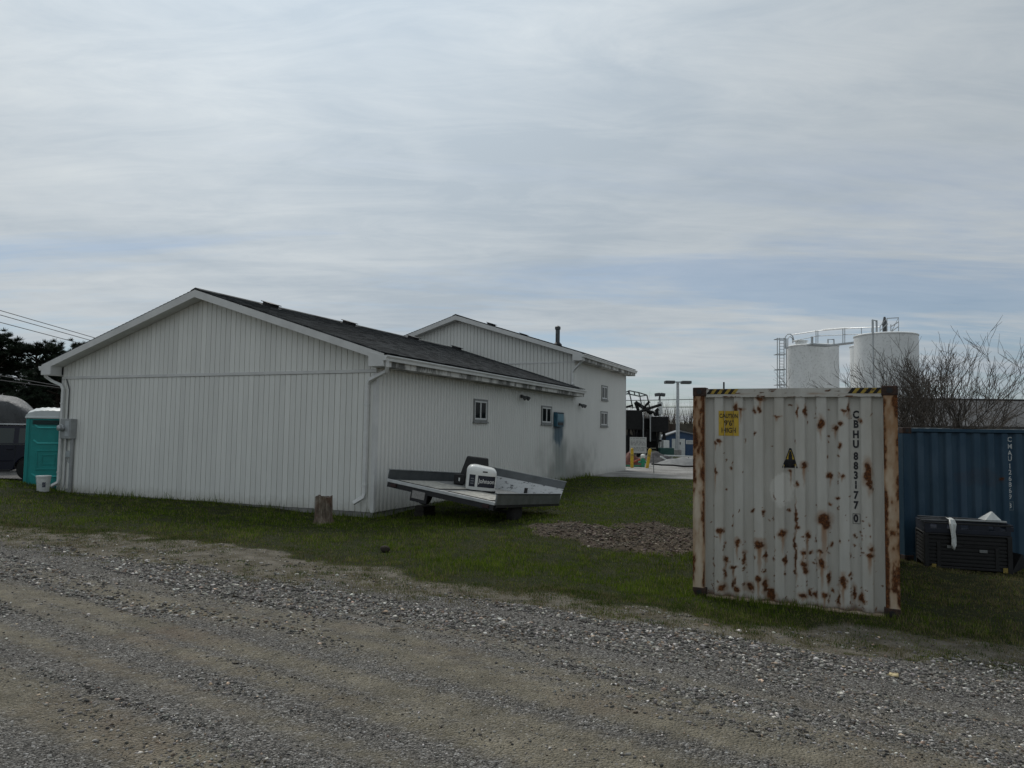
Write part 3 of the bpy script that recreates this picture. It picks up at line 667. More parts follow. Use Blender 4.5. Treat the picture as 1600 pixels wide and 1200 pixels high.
CH, CW, CL = 2.75, 2.438, 6.058
tilt = Matrix.Translation(CONT) @ (Matrix.Rotation(CONT_YAW, 3, 'Z') @ Matrix.Rotation(.0036, 3, 'Y') @ Matrix.Rotation(.0054, 3, 'X')).to_4x4()
ct = thing('shipping_container', 'rusty white shipping container with yellow caution label, end towards the road', 'container', M=tilt)
z7 = hom([(62, 80), (1030, 72), (1041, 1160), (74, 1035)], [(0, CH), (CW, CH), (CW, 0), (0, 0)])    # enlarged photo region to metres on the end
XR0 = z7(185, 500)[0]; XR1 = z7(882, 500)[0]; PIT = (XR1-XR0)/7; X0 = XR0
def prof_end(X, Z=None): return .030+container_profile(X, X0, PIT, .055)
WPAINT = paint_mat('white_container_paint', (.50, .49, .45), dirt=(.30, .255, .19), amt=.45)
SPOTS = [(663, 245, 12, 22, 40), (730, 270, 12, 12, 20), (760, 250, 8, 8, 0), (755, 355, 6, 12, 20), (585, 445, 13, 13, 50), (707, 492, 9, 10, 20), (763, 498, 9, 9, 0), (885, 480, 14, 42, 40), (895, 520, 8, 40, 30),
         (680, 692, 25, 22, 150), (687, 720, 14, 26, 0), (195, 742, 12, 13, 25), (273, 798, 12, 14, 45), (377, 810, 20, 19, 90), (487, 760, 14, 18, 50), (600, 772, 9, 15, 70), (585, 848, 11, 10, 20), (620, 848, 8, 8, 0), (660, 845, 10, 11, 20),
         (670, 900, 15, 20, 70), (715, 815, 8, 9, 0), (218, 873, 9, 12, 40), (308, 870, 7, 22, 20), (403, 860, 5, 18, 40), (498, 885, 6, 16, 30), (590, 900, 11, 14, 20), (593, 930, 10, 16, 0), (903, 835, 11, 13, 20), (895, 868, 16, 8, 40),
         (255, 912, 15, 6, 30), (205, 1005, 15, 20, 0), (272, 1010, 15, 14, 0), (335, 1005, 20, 18, 0), (375, 968, 12, 13, 60), (408, 1000, 12, 26, 0), (432, 1045, 18, 20, 0), (545, 860, 5, 80, 30), (545, 690, 4, 60, 20), (580, 1048, 15, 14, 0),
         (618, 1040, 8, 18, 0), (640, 1050, 10, 10, 0), (683, 1048, 10, 11, 30), (703, 970, 7, 20, 30), (770, 988, 13, 26, 70), (720, 1030, 6, 8, 0), (750, 1065, 6, 22, 0), (822, 1045, 6, 28, 0), (858, 1060, 12, 20, 0), (168, 465, 7, 16, 80), (168, 337, 6, 7, 30), (187, 330, 9, 6, 0),
         (745, 600, 7, 6, 0), (710, 625, 7, 7, 0), (350, 295, 5, 9, 0), (262, 178, 10, 22, 0), (285, 180, 12, 6, 30), (350, 185, 7, 14, 0), (372, 180, 6, 14, 0), (550, 190, 4, 22, 0), (590, 190, 5, 22, 0), (795, 175, 6, 22, 0), (455, 213, 16, 4, 0), (775, 188, 10, 5, 0),
         (520, 470, 7, 5, 60), (238, 456, 6, 8, 0), (515, 160, 8, 4, 0), (375, 128, 16, 8, 20), (222, 550, 4, 4, 0), (215, 940, 5, 20, 0), (430, 1020, 12, 10, 0), (250, 990, 6, 18, 0), (555, 735, 6, 8, 0), (508, 655, 7, 8, 0), (905, 540, 4, 24, 0), (265, 975, 5, 16, 0),
         (740, 400, 5, 5, 0), (398, 665, 5, 9, 0), (345, 655, 7, 5, 0), (550, 535, 6, 9, 0), (165, 900, 5, 8, 0), (630, 900, 4, 4, 0), (803, 955, 4, 8, 0), (820, 780, 5, 6, 0), (818, 818, 5, 5, 0), (855, 240, 4, 9, 0)]
SP = []
for X, Y, a, b, dr in SPOTS:
    x, z = z7(X, Y); SP.append((x, z, a*.0026, b*.0027, dr*.0042+(.08 if a > 8 else 0)))
for _ in range(150):            # chips of bare steel along the rib edges
    i = random.randrange(8); e = X0+i*PIT+random.choice((-.24, .24, -.3, .3))*PIT*1.0
    SP.append((e+random.gauss(0, .006), random.uniform(.03, 2.5) if random.random() < .6 else random.uniform(.03, .9), random.uniform(.003, .007), random.uniform(.004, .022), 0))
for _ in range(60): SP.append((random.uniform(.18, 2.26), random.uniform(.05, 1.2), random.uniform(.003, .009), random.uniform(.004, .01), 0))
def rust_end(X, Z):
    wx = (fbm(X*16, Z*16, 15, 5)-.5)*.075; wz = (fbm(X*16+9, Z*16, 17, 5)-.5)*.075; r = np.zeros_like(X); bl = np.zeros_like(X)
    for x, z, a, b, dr in SP:
        m_ = (np.abs(X-x) < a*3+.03) & (Z < z+b*3+.03) & (Z > z-b*3-.03-dr*1.3)
        if not m_.any(): continue
        q = ((X[m_]+wx[m_]-x)/a)**2+((Z[m_]+wz[m_]-z)/b)**2; r[m_] = np.maximum(r[m_], sstep(1.5, .75, q)); bl[m_] = np.maximum(bl[m_], .5*sstep(4.5, 1., q))
        if dr: 
            dz = (z-Z[m_])/dr; w = a*(.75-.35*np.clip(dz, 0, 1)); bl[m_] = np.maximum(bl[m_], (dz > 0)*np.clip(1-dz, 0, 1)**.8*sstep(1.2, .3, np.abs(X[m_]+wx[m_]*.3-x)/w)*.95)
    bot = sstep(.10, .0, Z+(fbm(X*9, Z*6, 23)-.5)*.16); r = np.maximum(r, bot*.8)
    c = z7(480, 555); p = sstep(1.1, .7, ((X-c[0])/.16)**2+((Z-c[1])/.22)**2+(fbm(X*14, Z*14, 29)-.5)*1.0)
    return {'Rust': np.stack([r, np.clip(bl, 0, 1), p], 1)}
PW = .155
grid_obj('end_panel', np.arange(PW-.01, CW-PW+.02, .0105), np.arange(.03, CH-.11, .0105), prof_end, WPAINT, ct, rust_end)
# corner posts with heavy rust
def post_rust(seed, heavy):
    def f(X, Z):
        n = fbm(X*9, Z*2.4, seed, 5); n2 = fbm(X*26, Z*11, seed+4, 4); ed = np.minimum(X-X.min(), X.max()-X); ed = sstep(.06, .0, ed)
        r = sstep(.62, .72, n*.6+n2*.42+ed*.16*heavy+sstep(2.1, 2.6, Z)*.10+sstep(.7, .1, Z)*.08); b = sstep(.34, .68, n*.6+n2*.3+ed*.2+sstep(1.5, 2.6, Z)*.16)*.8
        return {'Rust': np.stack([r, b, np.zeros_like(r)], 1)}
    return f
POSTM = paint_mat('rusty_post_paint', (.54, .46, .36), .6, (.36, .22, .11), .75)
for x0, sd_ in ((0, 3), (CW-PW, 41)):
    m = MB()
    for y0 in (0.012,): m.bx(x0+.002, x0+PW-.002, y0, y0+.15, .11, CH-.11)
    po = m.obj('corner_post', POSTM, ct)
    grid_obj('post_face', np.linspace(x0, x0+PW, 18), np.arange(.11, CH-.105, .0105), lambda X, Z: np.full_like(X, .004), POSTM, po, post_rust(sd_, 1.2))
RUSTY = Mat('dark_rusted_steel'); RUSTY.col(RUSTY.ramp(RUSTY.noise(30, 5, .7), [(.3, (.012, .008, .007)), (.55, (.038, .020, .014)), (.75, (.10, .045, .02))])).rough(.85); RUSTY.bump(RUSTY.noise(40, 4), .4, .01); RUSTY = RUSTY.m
def casting(x, y, z, par):
    """corner block with its oval lifting holes"""
    m = MB(); m.bx(x, x+.178, y, y+.162, z, z+.118); o = m.obj('corner_casting', RUSTY, par, bevel=.012)
    MB().lathe([(.033, 0), (.033, .006)], 14, (x+.089, y-.002, z+.06), Matrix.Rotation(R(90), 3, 'X')).obj('lifting_hole', BLACKM, o)
for x in (-.004, CW-.174):
    for y in (-.006, CL-.16):
        for z in (-.004, CH-.112): casting(x, y, z, ct)
# rails, sides, roof, doors
rail = grid_obj('top_rail', np.arange(.17, CW-.17, .012), np.arange(CH-.125, CH-.012, .010), lambda X, Z: .012+0*X, WPAINT, ct, lambda X, Z: {'Rust': np.stack([sstep(.68, .75, fbm(X*9, Z*40, 51, 4)+sstep(.03, 0, Z-(CH-.125))*.14), sstep(.5, .8, fbm(X*4, Z*30, 55))*.5, 0*X], 1)})
MB().bx(.17, CW-.17, .014, .10, CH-.124, CH-.014).obj('rail_core', WPAINT, ct)
MB().bx(.17, CW-.17, .095, .16, .0, .10).obj('bottom_rail', POSTM, ct, bevel=.008); MB().bx(.17, CW-.17, .010, .09, .0, .022).obj('sill_lip', POSTM, ct)
HY = Mat('hazard_yellow'); HY.col(HY.mix(HY.ramp(HY.noise(30, 5, .7), [(.52, 0), (.62, 1)]), (.34, .235, .035), (.06, .03, .015))).rough(.7); HY = HY.m
HB = simple('hazard_black', (.014, .013, .012), .8, 0, .3, 20)
for x0, dr in ((.175, 1), (CW-.545, 1)):
    for k in range(8):
        a = x0+k*.046; m = MB(); z0, z1 = CH-.085, CH-.018
        m.add([(a, .0095, z0), (a+.046, .0095, z0), (a+.046+.05, .0095, z1), (a+.05, .0095, z1)], [(0, 1, 2, 3)]); m.obj('hazard_stripe', HY if k % 2 else HB, rail)
def corr_side(x, name, flip):
    n = int((CL-.3)/.278); ys = []; 
    for i in range(n):
        a = .15+i*.278; ys += [(a, 0), (a+.072, 0), (a+.14, .036), (a+.21, .036), (a+.278, 0)]
    v = []; f = []
    for y, d_ in ys: xx = x+(d_ if not flip else -d_); v += [(xx, y, .12), (xx, y, CH-.06)]
    for i in range(len(ys)-1): f.append((2*i, 2*i+2, 2*i+3, 2*i+1))
    MB().add(v, f).obj(name, POSTM, ct)
corr_side(.02, 'side_panel', False); corr_side(CW-.02, 'side_panel', True)
for x in (.0, CW-.06):
    MB().bx(x, x+.06, .158, CL-.165, CH-.07, CH-.01).obj('side_rail', POSTM, ct); MB().bx(x, x+.06, .158, CL-.165, .0, .13).obj('side_rail', POSTM, ct)
m = MB(); n = 26
for i in range(n): a = .11+i*(CL-.22)/n; m.bx(.06, CW-.06, a, a+(CL-.22)/n*.62, CH-.045, CH-.022)
m.bx(.06, CW-.06, .1, CL-.1, CH-.06, CH-.044); m.obj('roof_panel', POSTM, ct)
MB().bx(.065, CW-.065, .11, CL-.11, .02, .10).obj('floor_frame', BLACKM, ct)
for x0 in (.16, CW/2+.005): MB().bx(x0, x0+CW/2-.17, CL-.06, CL-.02, .12, CH-.12).obj('door', POSTM, ct, bevel=.01)
# labels that follow the corrugation
def draped(name, V, F, x, z, mat, parent, prof, off, subdiv=2):
    bm = bmesh.new(); vs = [bm.verts.new((x+v[0], 0, z+v[1])) for v in V]
    for q in F:
        try: bm.faces.new([vs[i] for i in q])
        except ValueError: pass
    bmesh.ops.triangulate(bm, faces=bm.faces)
    for _ in range(subdiv): bmesh.ops.subdivide_edges(bm, edges=[e for e in bm.edges if e.calc_length() > .025], cuts=1)
    bmesh.ops.triangulate(bm, faces=bm.faces)
    for v in bm.verts: v.co.y = float(prof(np.array(v.co.x)))-off
    me = bpy.data.meshes.new(name); bm.to_mesh(me); bm.free(); me.materials.append(mat); return link(bpy.data.objects.new(name, me), parent)
YEL = Mat('faded_yellow_label'); YEL.col(YEL.mix(YEL.ramp(YEL.noise(16, 5, .7), [(.45, 0), (.75, .6)]), (.50, .33, .022), (.30, .22, .06))).rough(.6); YEL = YEL.m
WORN = Mat('worn_label_ink'); WORN.col(WORN.mix(WORN.ramp(WORN.noise(34, 5, .75), [(.59, 0), (.68, 1)]), (.014, .013, .013), (.40, .26, .025))).rough(.6); WORN = WORN.m
WCODE = Mat('worn_code_ink'); WCODE.col(WCODE.mix(WCODE.ramp(WCODE.noise(55, 5, .75), [(.60, 0), (.68, 1)]), (.013, .013, .017), (.40, .39, .36))).rough(.6); WCODE = WCODE.m
INK = simple('dark_lettering', (.012, .012, .015), .6, 0, .2, 30)
a = z7(181, 187); b = z7(277, 305); lab_c = ((a[0]+b[0])/2, (a[1]+b[1])/2); lw, lh = b[0]-a[0], a[1]-b[1]
nx_ = 22; V = [((i/nx_-.5)*lw, (j/6-.5)*lh) for j in range(7) for i in range(nx_+1)]; F = [(j*(nx_+1)+i, j*(nx_+1)+i+1, (j+1)*(nx_+1)+i+1, (j+1)*(nx_+1)+i) for j in range(6) for i in range(nx_)]
lab = draped('caution_label', V, F, *lab_c, YEL, ct, prof_end, .003, 0)
for body, dz, sz, dx in (('CAUTION', .095, .068, 0), ("9'6\"", .0, .085, .0), ('HIGH', -.095, .078, 0)):
    V, F = text_mesh(body, sz, bold=.0015); w = max(v.x for v in V)-min(v.x for v in V); k = min(1, lw*.9/w); V = [Vector((v.x*k, v.y*1.15)) if len(v) == 2 else Vector((v.x*k, v.y*1.15, 0)) for v in V]
    draped('lettering', V, F, lab_c[0]+dx, lab_c[1]+dz, WORN, lab, prof_end, .0055)
# hazard triangle
c = z7(518, 418); tw, th_ = .095, .125
tri = lambda k: [(-tw*k, -th_*k*.82), (tw*k, -th_*k*.82), (.012*k, th_*k*1.18), (-.012*k, th_*k*1.18)]
t0 = draped('warning_triangle', tri(1.0), [(0, 1, 2, 3)], *c, INK, ct, prof_end, .003, 4); draped('yellow_field', tri(.80), [(0, 1, 2, 3)], *c, YEL, t0, prof_end, .0055, 4)
bo = [(-.015, -.07), (.015, -.07), (.024, -.02), (.022, .05), (.010, .11), (-.010, .11), (-.022, .05), (-.024, -.02)]
draped('black_mark', bo, [tuple(range(8))], *c, INK, t0, prof_end, .008, 3)
zt, zb = z7(826, 205)[1], z7(833, 697)[1]; xl = z7(830, 450)[0]; code = list('CBHU 883177 0'); px_z = [208, 253, 302, 348, None, 405, 450, 495, 540, 588, 635, None, 697]
for chh, Y in zip(code, px_z):
    if Y is None: continue
    x, z = z7(830, Y); V, F = text_mesh(chh, .125, bold=.006); V = [Vector((v.x*.78, v.y*1.0, 0)) for v in V]; le = draped('lettering', V, F, x, z, WCODE, ct, prof_end, .004, 1)
x, z = z7(833, 697); fw, fh, q = .042, .062, .005
for A in (((-fw, -fh), (fw, -fh+q)), ((-fw, fh-q), (fw, fh)), ((-fw, -fh+q), (-fw+q, fh-q)), ((fw-q, -fh+q), (fw, fh-q))):
    (x0, y0), (x1, y1) = A; draped('check_digit_box', [(x0, y0), (x1, y0), (x1, y1), (x0, y1)], [(0, 1, 2, 3)], x, z, INK, ct, prof_end, .004, 2)

# ---- blue container
BH, BLN = 2.57, 6.06
bt = thing('shipping_container', 'faded blue shipping container side-on behind the plastic bins', 'container', BLUE, BLUE_YAW)
BP = .283; BX0 = .36
def prof_blue(X, Z=None): return .02+container_profile(np.asarray(X), BX0, BP, .055)
BPAINT = paint_mat('blue_container_paint', (.012, .044, .080), .55, (.045, .085, .115), .8)
def rust_blue(X, Z):
    n = fbm(X*3, Z*5, 66, 5); rib_tone = sstep(.1, .0, prof_blue(X)-.02)*(.35+.65*sstep(.4, .62, fbm(X*2.5, Z*1.6, 68, 4)))*1.0  # colour paler on outer ribs than in recesses, varied in patches
    scuff = sstep(1., .5, ((X-1.55)/.55)**2+((Z-1.62)/.20)**2+(fbm(X*9, Z*9, 70)-.5)*1.6)
    r = np.maximum(sstep(.80, .86, n), scuff*.10); return {'Rust': np.stack([r, 0*X, rib_tone], 1)}
grid_obj('side_panel', np.arange(.15, BLN-.15, .018), np.arange(.14, BH-.07, .03), prof_blue, BPAINT, bt, rust_blue)
for x in (0, BLN-.15): MB().bx(x, x+.15, .004, .15, .1, BH-.1).obj('corner_post', BPAINT, bt, bevel=.01)
PALE = simple('weathered_rail_paint', (.20, .225, .235), .7, 0, .4, 5)
MB().bx(.16, BLN-.16, .006, .07, BH-.075, BH-.012).obj('top_rail', BPAINT, bt); MB().bx(.16, BLN-.16, .006, .09, .0, .15).obj('bottom_rail', BPAINT, bt)
m = MB()
for i in range(24): m.bx(.1+i*.244, .1+i*.244+.16, .075, 2.36, BH-.03, BH-.006+.012*math.sin(i*.8))
m.bx(.1, BLN-.1, .072, 2.36, BH-.06, BH-.028); m.obj('roof_panel', PALE, bt)
for x in (-.004, BLN-.174):
    for y in (-.005, 2.28):
        for z in (0, BH-.115): casting(x, y, z, bt)
MB().bx(.005, .06, .155, 2.28, .1, BH-.04).obj('end_panel', BPAINT, bt); MB().bx(BLN-.06, BLN-.005, .155, 2.28, .1, BH-.04).obj('end_panel', BPAINT, bt); MB().bx(.15, BLN-.15, 2.30, 2.36, .1, BH-.06).obj('side_panel', BPAINT, bt)
WINK = simple('white_lettering', (.55, .57, .57), .6, 0, .25, 40)
def blue_xy(X, Y):
    d = ray(X, Y); o = Vector((0, 0, CAMZ)); nrm = Vector((-math.sin(BLUE_YAW), math.cos(BLUE_YAW), 0)); k = (BLUE-o).dot(nrm)/d.dot(nrm); p = o+d*k-BLUE
    return p.x*math.cos(BLUE_YAW)+p.y*math.sin(BLUE_YAW), p.z
for chh, Y in zip('CMAU 126869 3', [687, 698, 708.5, 717, None, 729, 738.5, 748.5, 758, 767.5, 777, None, 791]):
    if Y is None: continue
    x, z = blue_xy(1581.5+(Y-687)*.01, Y); V, F = text_mesh(chh, .165, bold=.003); V = [Vector((v.x*.8, v.y*.8, 0)) for v in V]; draped('lettering', V, F, x, z, WINK, bt, prof_blue, .004, 1)
x, z = blue_xy(1583, 791)
for A in (((-.06, -.085), (.06, -.077)), ((-.06, .077), (.06, .085)), ((-.06, -.077), (-.052, .077)), ((.052, -.077), (.06, .077))):
    (x0, y0), (x1, y1) = A; draped('check_digit_box', [(x0, y0), (x1, y0), (x1, y1), (x0, y1)], [(0, 1, 2, 3)], x, z, simple('faint_outline', (.16, .2, .22), .6), bt, prof_blue, .004, 1)
# worn pale marks down a rib on the left
for k in range(16):
    x, z = blue_xy(1420.5, 757+k*4.4); w = random.uniform(.012, .03); hh = random.uniform(.012, .03); draped('worn_mark', [(-w, -hh), (w*.6, -hh*.8), (w, hh), (-w*.7, hh*.8)], [(0, 1, 2, 3)], x, z, PALE, bt, prof_blue, .004, 0)

# ================================================================== BINS BESIDE THE BLUE CONTAINER
BLKP = simple('black_plastic', (.014, .014, .015), .55, 0, .35, 9); BLUP = simple('navy_plastic', (.013, .017, .030), .5, 0, .3, 7)
gzb = h1(8.07, 13.35)
bn = thing('slatted_bin', 'black slatted plastic bulk bin on the grass before the blue container', 'bin', (7.42, 13.42, gzb-.02), -.33)
BW, BD, BHt = 1.36, .80, .66
for z in (.10, .165, .23, .295, .36, .425, .49, .555):
    for nm, a in (('front', (.07, BW-.07, .0, .03)), ('back', (.07, BW-.07, BD-.03, BD))): MB().bx(a[0], a[1], a[2]+.008, a[3]-.002, z, z+.042).obj('slat', BLKP, bn, bevel=.004)
    for x in (.004, BW-.034): MB().bx(x, x+.03, .07, BD-.07, z, z+.042).obj('slat', BLKP, bn)
for x in (0, BW-.075):
    for y in (-.012, BD-.063): MB().bx(x, x+.075, y, y+.075, 0, BHt-.02).obj('corner_post', BLKP, bn, bevel=.008)
MB().bx(.07, BW-.07, .036, BD-.036, .09, BHt-.04).obj('liner', BLKP, bn)
for x in (.20, BW-.26): MB().bx(x, x+.06, -.004, .03, .05, .50 if x < .5 else .44).obj('rib', BLKP, bn, bevel=.005)
MB().bx(BW*.45, BW-.2, -.006, .022, .46, .475).obj('rib', BLKP, bn)
MB().bx(0, BW, -.005, .06, .045, .085).obj('base_runner', BLKP, bn, bevel=.006)
TAG = simple('yellow_tag', (.30, .22, .05), .6, 0, .3, 20); GTAG = simple('gray_tag', (.20, .21, .21), .6, 0, .3, 20)
for x, z, mt in ((.115, .03, TAG), (BW-.15, .03, TAG), (.86, .355, GTAG), (.36, .405, GTAG)): MB().bx(x, x+.07 if mt is TAG else x+.12, -.016, -.008, z, z+.085 if mt is TAG else z+.05).obj('tag', mt, bn)
MB().bx(0, BW, -.008, BD+.005, BHt-.03, BHt).obj('rim', BLKP, bn, bevel=.008)
b2 = thing('folding_tote', 'low navy plastic tote with notched sides on top of the slatted bin', 'tote', (7.43, 13.42, gzb-.02+BHt), -.33)
for i, (x, w) in enumerate(((0, .10), (.20, .16), (.46, .12), (.70, .30), (1.08, .10), (1.26, .12))): MB().bx(x, x+w, 0, .03, .08, .16).obj('panel', BLUP, b2, bevel=.005)
MB().bx(0, 1.34, 0, .82, 0, .085).obj('tray', BLUP, b2, bevel=.01); MB().bx(0, 1.34, .79, .82, .08, .19).obj('back_panel', BLUP, b2); MB().bx(0, 1.34, -.003, .03, .16, .19).obj('rim', BLKP, b2, bevel=.005)
for x in (0, 1.35): MB().bx(x, x+.03, .03, .79, .08, .19).obj('end_panel', BLUP, b2)
t3 = gzb-.02+BHt+.192
pp = thing('steel_pipe_rack', 'thin steel rods and flat bar lying across the navy tote', 'rods', (7.40, 13.48, t3), -.33)
for (x0, y0, z0), (x1, y1, z1), r_ in (((0, .0, .02), (1.36, .12, .02), .016), ((-.02, .18, .02), (.35, .18, .02), .012), ((.02, .25, .022), (1.1, .32, .022), .018), ((0, .05, .055), (.34, .10, .05), .012), ((.0, .3, .06), (1.2, .22, .056), .014)): MB().tube([(x0, y0, z0), (x1, y1, z1)], r_, 8).obj('rod', DARKG, pp, True)
MB().bx(.55, 1.34, .0, .07, .04, .06).obj('flat_bar', GALV, pp)
WPL = simple('white_plastic_sheet', (.62, .64, .62), .5, 0, .15, 12)
def cloth(name, pts, wid, mat, label, cat):
    v = []; f = []; n = len(pts)
    for i, (p, w) in enumerate(zip(pts, wid)):
        for k in range(5): u = k/4-.5; v.append(Vector(p)+Vector((u*w+.012*math.sin(i*2.1+k), .012*math.sin(k*2.3+i*1.3), .006*math.cos(k*3+i))))
    for i in range(n-1):
        for k in range(4): f.append((i*5+k, i*5+k+1, (i+1)*5+k+1, (i+1)*5+k))
    o = MB().add(v, f).obj(name, mat, None, True); m_ = o.modifiers.new('s', 'SOLIDIFY'); m_.thickness = .006; return tag(o, label, cat)
cloth('plastic_strip', [(7.87, 13.42, t3+.068), (7.84, 13.28, t3+.050), (7.83, 13.235, t3-.02), (7.83, 13.225, t3-.15), (7.835, 13.225, t3-.27), (7.835, 13.22, t3-.38), (7.84, 13.22, t3-.46)], [.10, .10, .10, .10, .11, .07, .03], WPL, 'white plastic strip hanging down the front of the bins', 'plastic strip')
m = MB(); m.add([(0, 0, 0), (.30, .0, 0), (.30, .26, 0), (.02, .26, 0), (.17, .07, .155), (.21, .16, .15)], [(0, 1, 4), (1, 2, 5, 4), (2, 3, 5), (3, 0, 4, 5), (0, 3, 2, 1)])
o = m.obj('plastic_cover', WPL, None, False, bevel=.012); o.location = (8.34, 13.13, t3+.064); tag(o, 'small folded white plastic cover on the right end of the bins', 'cover')
# stack of scrap boards right of the bins
sc_ = thing('scrap_pile', 'dark scrap boards leaning at the right foot of the bins', 'scrap', (8.85, 13.35, h1(8.85, 13.35)), 0)
for k in range(5): MB().box((.02+.03*k, .03*k, .16-.02*k), (.05, .5, .40-.05*k), Matrix.Rotation(.5+.15*k, 3, 'Y')).obj('board', BLKP, sc_)

# ================================================================== TRAILER
TK = 1.1
TRM = Matrix.Rotation(1.1077, 3, 'Z') @ Matrix.Rotation(.07, 3, 'Y') @ Matrix.Rotation(.1359, 3, 'X')
TL, TW = 2.644, 3.276
TO = Vector((-.2943*TK, 13.6212*TK, 1.9+(.5876-1.9)*TK))
TM = Matrix.Translation(TO) @ TRM.to_4x4()
ALU = simple('weathered_aluminium', (.20, .215, .22), .45, .55, .25, 4); ALUD = simple('dull_grey_metal', (.085, .095, .10), .5, .35, .25, 4)
DECKM = simple('painted_plywood_deck', (.22, .225, .22), .75, 0, .55, 7, .2, 60)
def flaked():
    M = Mat('flaking_white_paint'); v = M.noise(6.5, 7, .75, M.pos((1, 1, 2.6))); M.col(M.mix(M.ramp(v, [(.56, 0), (.62, 1)]), (.47, .49, .50), (.045, .05, .055))); M.rough(.65); return M.m
FLAKE = flaked()
tl = thing('utility_trailer', 'low grey snowmobile trailer with flaking white front shield parked by the side wall', 'trailer', M=TM)
MB().bx(0.03, TW-.02, .02, TL-.02, -.03, 0).obj('deck', DECKM, tl)
RUB = simple('black_rubber', (.012, .012, .012), .85, 0, .2, 10); PANEL = simple('worn_pale_panel', (.38, .37, .33), .7, 0, .6, 11)
for x0, x1, y0, y1 in ((.12, 1.55, .14, 1.18), (.12, 1.55, 1.42, 2.46)):
    MB().bx(x0, x1, y0, y1, .002, .010).obj('panel_border', RUB, tl); MB().bx(x0+.04, x1-.04, y0+.035, y1-.035, .011, .018).obj('deck_panel', PANEL, tl)
MB().bx(-.012, .028, -.02, TL+.02, -.055, .012).obj('rear_edge', simple('pale_edge_trim', (.50, .51, .51), .45, .3, .2, 6), tl, bevel=.006)
m = MB(); m.bx(-.002, .05, .0, TL, -.16, -.056); m.obj('rear_bumper', BLACKM, tl)
m = MB(); m.bx(.02, TW+.03, -.035, -.002, -.05, .165); m.obj('side_wall', ALU, tl, bevel=.006); MB().bx(.02, TW+.03, -.05, .012, .166, .19).obj('side_rail', ALUD, tl, bevel=.005)
MB().bx(.02, TW+.03, TL+.002, TL+.035, -.05, .20).obj('side_wall', ALUD, tl, bevel=.006); MB().bx(.02, TW+.03, TL-.012, TL+.05, .201, .222).obj('side_rail', ALU, tl, bevel=.005)
MB().bx(.02, TW, -.05, -.036, -.10, -.051).obj('side_skirt', BLACKM, tl)
# front shield leaning outwards
m = MB(); m.add([(TW, -.03, 0), (TW, TL+.03, 0), (TW+.16, TL+.03, .30), (TW+.16, -.03, .30), (TW+.02, -.03, 0), (TW+.02, TL+.03, 0), (TW+.18, TL+.03, .30), (TW+.18, -.03, .30)], [(0, 1, 2, 3), (4, 7, 6, 5), (0, 4, 5, 1), (3, 2, 6, 7), (0, 3, 7, 4), (1, 5, 6, 2)]); m.obj('front_shield', FLAKE, tl)
m = MB(); m.add([(TW+.158, -.035, .30), (TW+.158, TL+.035, .30), (TW+.25, TL+.035, .47), (TW+.25, -.035, .47), (TW+.185, -.035, .30), (TW+.185, TL+.035, .30), (TW+.275, TL+.035, .47), (TW+.275, -.035, .47)], [(0, 1, 2, 3), (4, 7, 6, 5), (0, 4, 5, 1), (3, 2, 6, 7), (0, 3, 7, 4), (1, 5, 6, 2)]); m.obj('shield_top', ALUD, tl)
MB().tube([(TW+.265, -.04, .475), (TW+.265, TL+.04, .475)], .018, 6).obj('shield_rail', ALU, tl, True)
for y in (.85, 1.75): MB().box((TW-.06, y, .08), (.09, .05, .17)).obj('bracket', BLACKM, tl)
# chassis
m = MB()
for y in (.45, TL-.45): m.bx(.1, TW+.25, y-.03, y+.03, -.13, -.032)
for x in (.25, 1.2, 2.1, 3.0): m.bx(x-.025, x+.025, .06, TL-.06, -.09, -.033)
m.obj('chassis', BLACKM, tl)
m = MB(); m.tube([(TW+.2, .45, -.1), (TW+1.2, TL/2, -.12)], .035, 6); m.tube([(TW+.2, TL-.45, -.1), (TW+1.2, TL/2, -.12)], .035, 6); m.tube([(TW+1.15, TL/2, -.12), (TW+1.45, TL/2, -.12)], .04, 6); m.obj('tongue', BLACKM, tl)
AX = 1.22
RIM = simple('rusty_wheel_rim', (.30, .27, .23), .6, .3, .4, 14); TYRE = simple('tyre_rubber', (.016, .016, .016), .85, 0, .3, 12)
def wheel(c, r, w, M=None, parent=None, name='wheel', rim=RIM):
    """tyre and rim round the y axis at c"""
    Q = Matrix.Rotation(R(90), 3, 'X'); o = MB().lathe([(r*.6, -w/2), (r*.86, -w/2), (r*.97, -w*.4), (r, -w*.2), (r, w*.2), (r*.97, w*.4), (r*.86, w/2), (r*.6, w/2)], 28, c, Q).obj(name, TYRE, parent, True)
    MB().lathe([(r*.60, -w*.42), (r*.55, -w*.30), (r*.30, -w*.22), (r*.22, -w*.38), (r*.1, -w*.40), (r*.1, w*.40), (r*.22, w*.38), (r*.30, w*.22), (r*.55, w*.30), (r*.60, w*.42)], 24, c, Q).obj('rim', rim, o, True)
    return o
for y, far in ((.10, 0), (TL-.22, 1)):
    c = Vector((AX, y, -.27)); wpt = TM @ c; r_ = .255
    wheel(c, r_, .16, None, tl)
MB().tube([(AX, .1, -.27), (AX, TL-.1, -.27)], .03, 8).obj('axle', BLACKM, tl)
for y in (.45, TL-.45): MB().bx(AX-.25, AX+.25, y-.025, y+.025, -.24, -.131).obj('leaf_spring', BLACKM, tl)
MB().bx(-.022, -.008, TL*.62, TL*.62+.32, -.27, -.11).obj('number_plate', simple('faded_plate', (.26, .25, .24), .6, 0, .3, 25), tl)
MB().bx(-.006, .04, TL*.60, TL*.62+.36, -.34, -.162).obj('plate_bracket', BLACKM, tl)
for y in (.1, TL-.25): MB().bx(-.03, -.004, y, y+.15, -.14, -.07).obj('tail_light', simple('dark_red_lens', (.025, .006, .006), .4), tl, bevel=.006)
